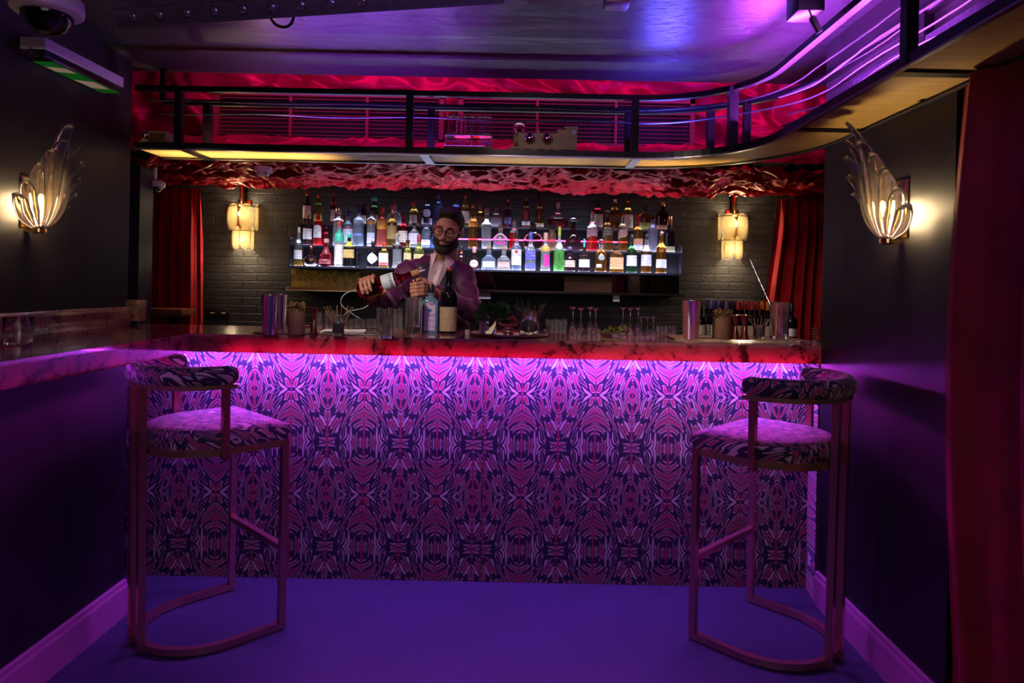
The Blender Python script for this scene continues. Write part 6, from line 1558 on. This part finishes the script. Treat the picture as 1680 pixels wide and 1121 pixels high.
# bulbs of the sconces
for p in FS:
    point('sconce_top', (p.x, 5.30, 1.93), (1.0, 0.72, 0.42), 3.0, 0.03)
    point('sconce_foot', (p.x, 5.24, 1.50), (1.0, 0.72, 0.42), 2.5, 0.03)
    point('feather_bulb', (p.x, 5.385, 1.86), (1.0, 0.78, 0.5), 18.0, 0.02)
    point('feather_bulb', (p.x, 5.39, 1.66), (1.0, 0.78, 0.5), 16.0, 0.02)
point('leaf_bulb_left', (-1.95+0.05, LSY, 1.52+0.13), (1.0, 0.66, 0.34), 1.1, 0.02)
point('leaf_bulb_right', (1.30-0.05, RSY, 1.515+0.13), (1.0, 0.66, 0.34), 1.1, 0.02)
# added warm spots without fixtures: key on the barman, two along the bar
spot('barman_key', (-1.80, 3.05, 1.95), (-0.52, 3.85, 1.5), (1.0, 0.74, 0.56), 26, 34, 0.9, 0.06)
spot('bar_fill_left', (-0.75, 2.22, 2.13), (-0.75, 3.40, 1.27), (1.0, 0.78, 0.62), 66, 52, 1.0, 0.08)
spot('bar_fill_right', (-0.25, 2.10, 2.13), (0.75, 3.42, 1.27), (1.0, 0.78, 0.62), 74, 54, 1.0, 0.08)
# added unseen warm fills below the counter edge, brightening the rack's underside
area('deck_fill_left', (-1.42, 3.53, 1.08), (R(187), 0, 0), 0.85, 0.04, (1.0, 0.78, 0.44), 2.2, 22)
area('deck_fill_mid', (0.02, 3.53, 1.08), (R(187), 0, 0), 0.7, 0.04, (1.0, 0.86, 0.74), 0.35, 22)
area('deck_fill_right', (0.85, 3.53, 1.08), (R(187), 0, 0), 0.7, 0.04, (1.0, 0.70, 0.30), 0.7, 22)
# faint neutral light from the rest of the venue behind the camera
area('venue_fill', (0.0, -1.0, 2.0), (R(80), 0, 0), 2.0, 0.8, (1.0, 0.80, 0.66), 8)
spot('train_fill', (-0.2, 2.25, 2.18), (0.10, 3.42, 2.07), (1.0, 0.78, 0.62), 9, 34, 1.0, 0.05)  # added warm fill for the model train, no fixture there
spot('satin_left_fill', (-1.55, 3.42, 2.03), (-2.0, 4.1, 2.36), (1.0, 0.30, 0.34), 5, 75, 1.0, 0.03)  # added pink fill to brighten the left satin folds
# ================================================================= WORLD, CAMERA
w = bpy.data.worlds.new('dim_room'); bpy.context.scene.world = w; w.use_nodes = True
bg = w.node_tree.nodes['Background']; bg.inputs[0].default_value = (0.05, 0.02, 0.06, 1); bg.inputs[1].default_value = 0.02
cd = bpy.data.cameras.new('camera'); cam = bpy.data.objects.new('camera', cd); C.objects.link(cam)
cd.sensor_width = 36.0; cd.lens = 24.0; cd.clip_start = 0.05
cd.shift_x = -(U0-840.0)/1680.0; cd.shift_y = (V0-560.5)/1680.0
cam.matrix_world = Matrix.Translation((0, 0, H)) @ Matrix.Rotation(pi/2, 4, 'X') @ Matrix.Rotation(RO, 4, 'Z')
sc = bpy.context.scene; sc.camera = cam
sc.view_settings.view_transform = 'Standard'; sc.view_settings.look = 'None'; sc.view_settings.exposure = 0.0
cy = sc.cycles
cy.max_bounces = 14; cy.transmission_bounces = 14; cy.transparent_max_bounces = 12; cy.glossy_bounces = 5; cy.diffuse_bounces = 3
cy.caustics_reflective = False; cy.caustics_refractive = False; cy.sample_clamp_indirect = 4.0; cy.use_denoising = True
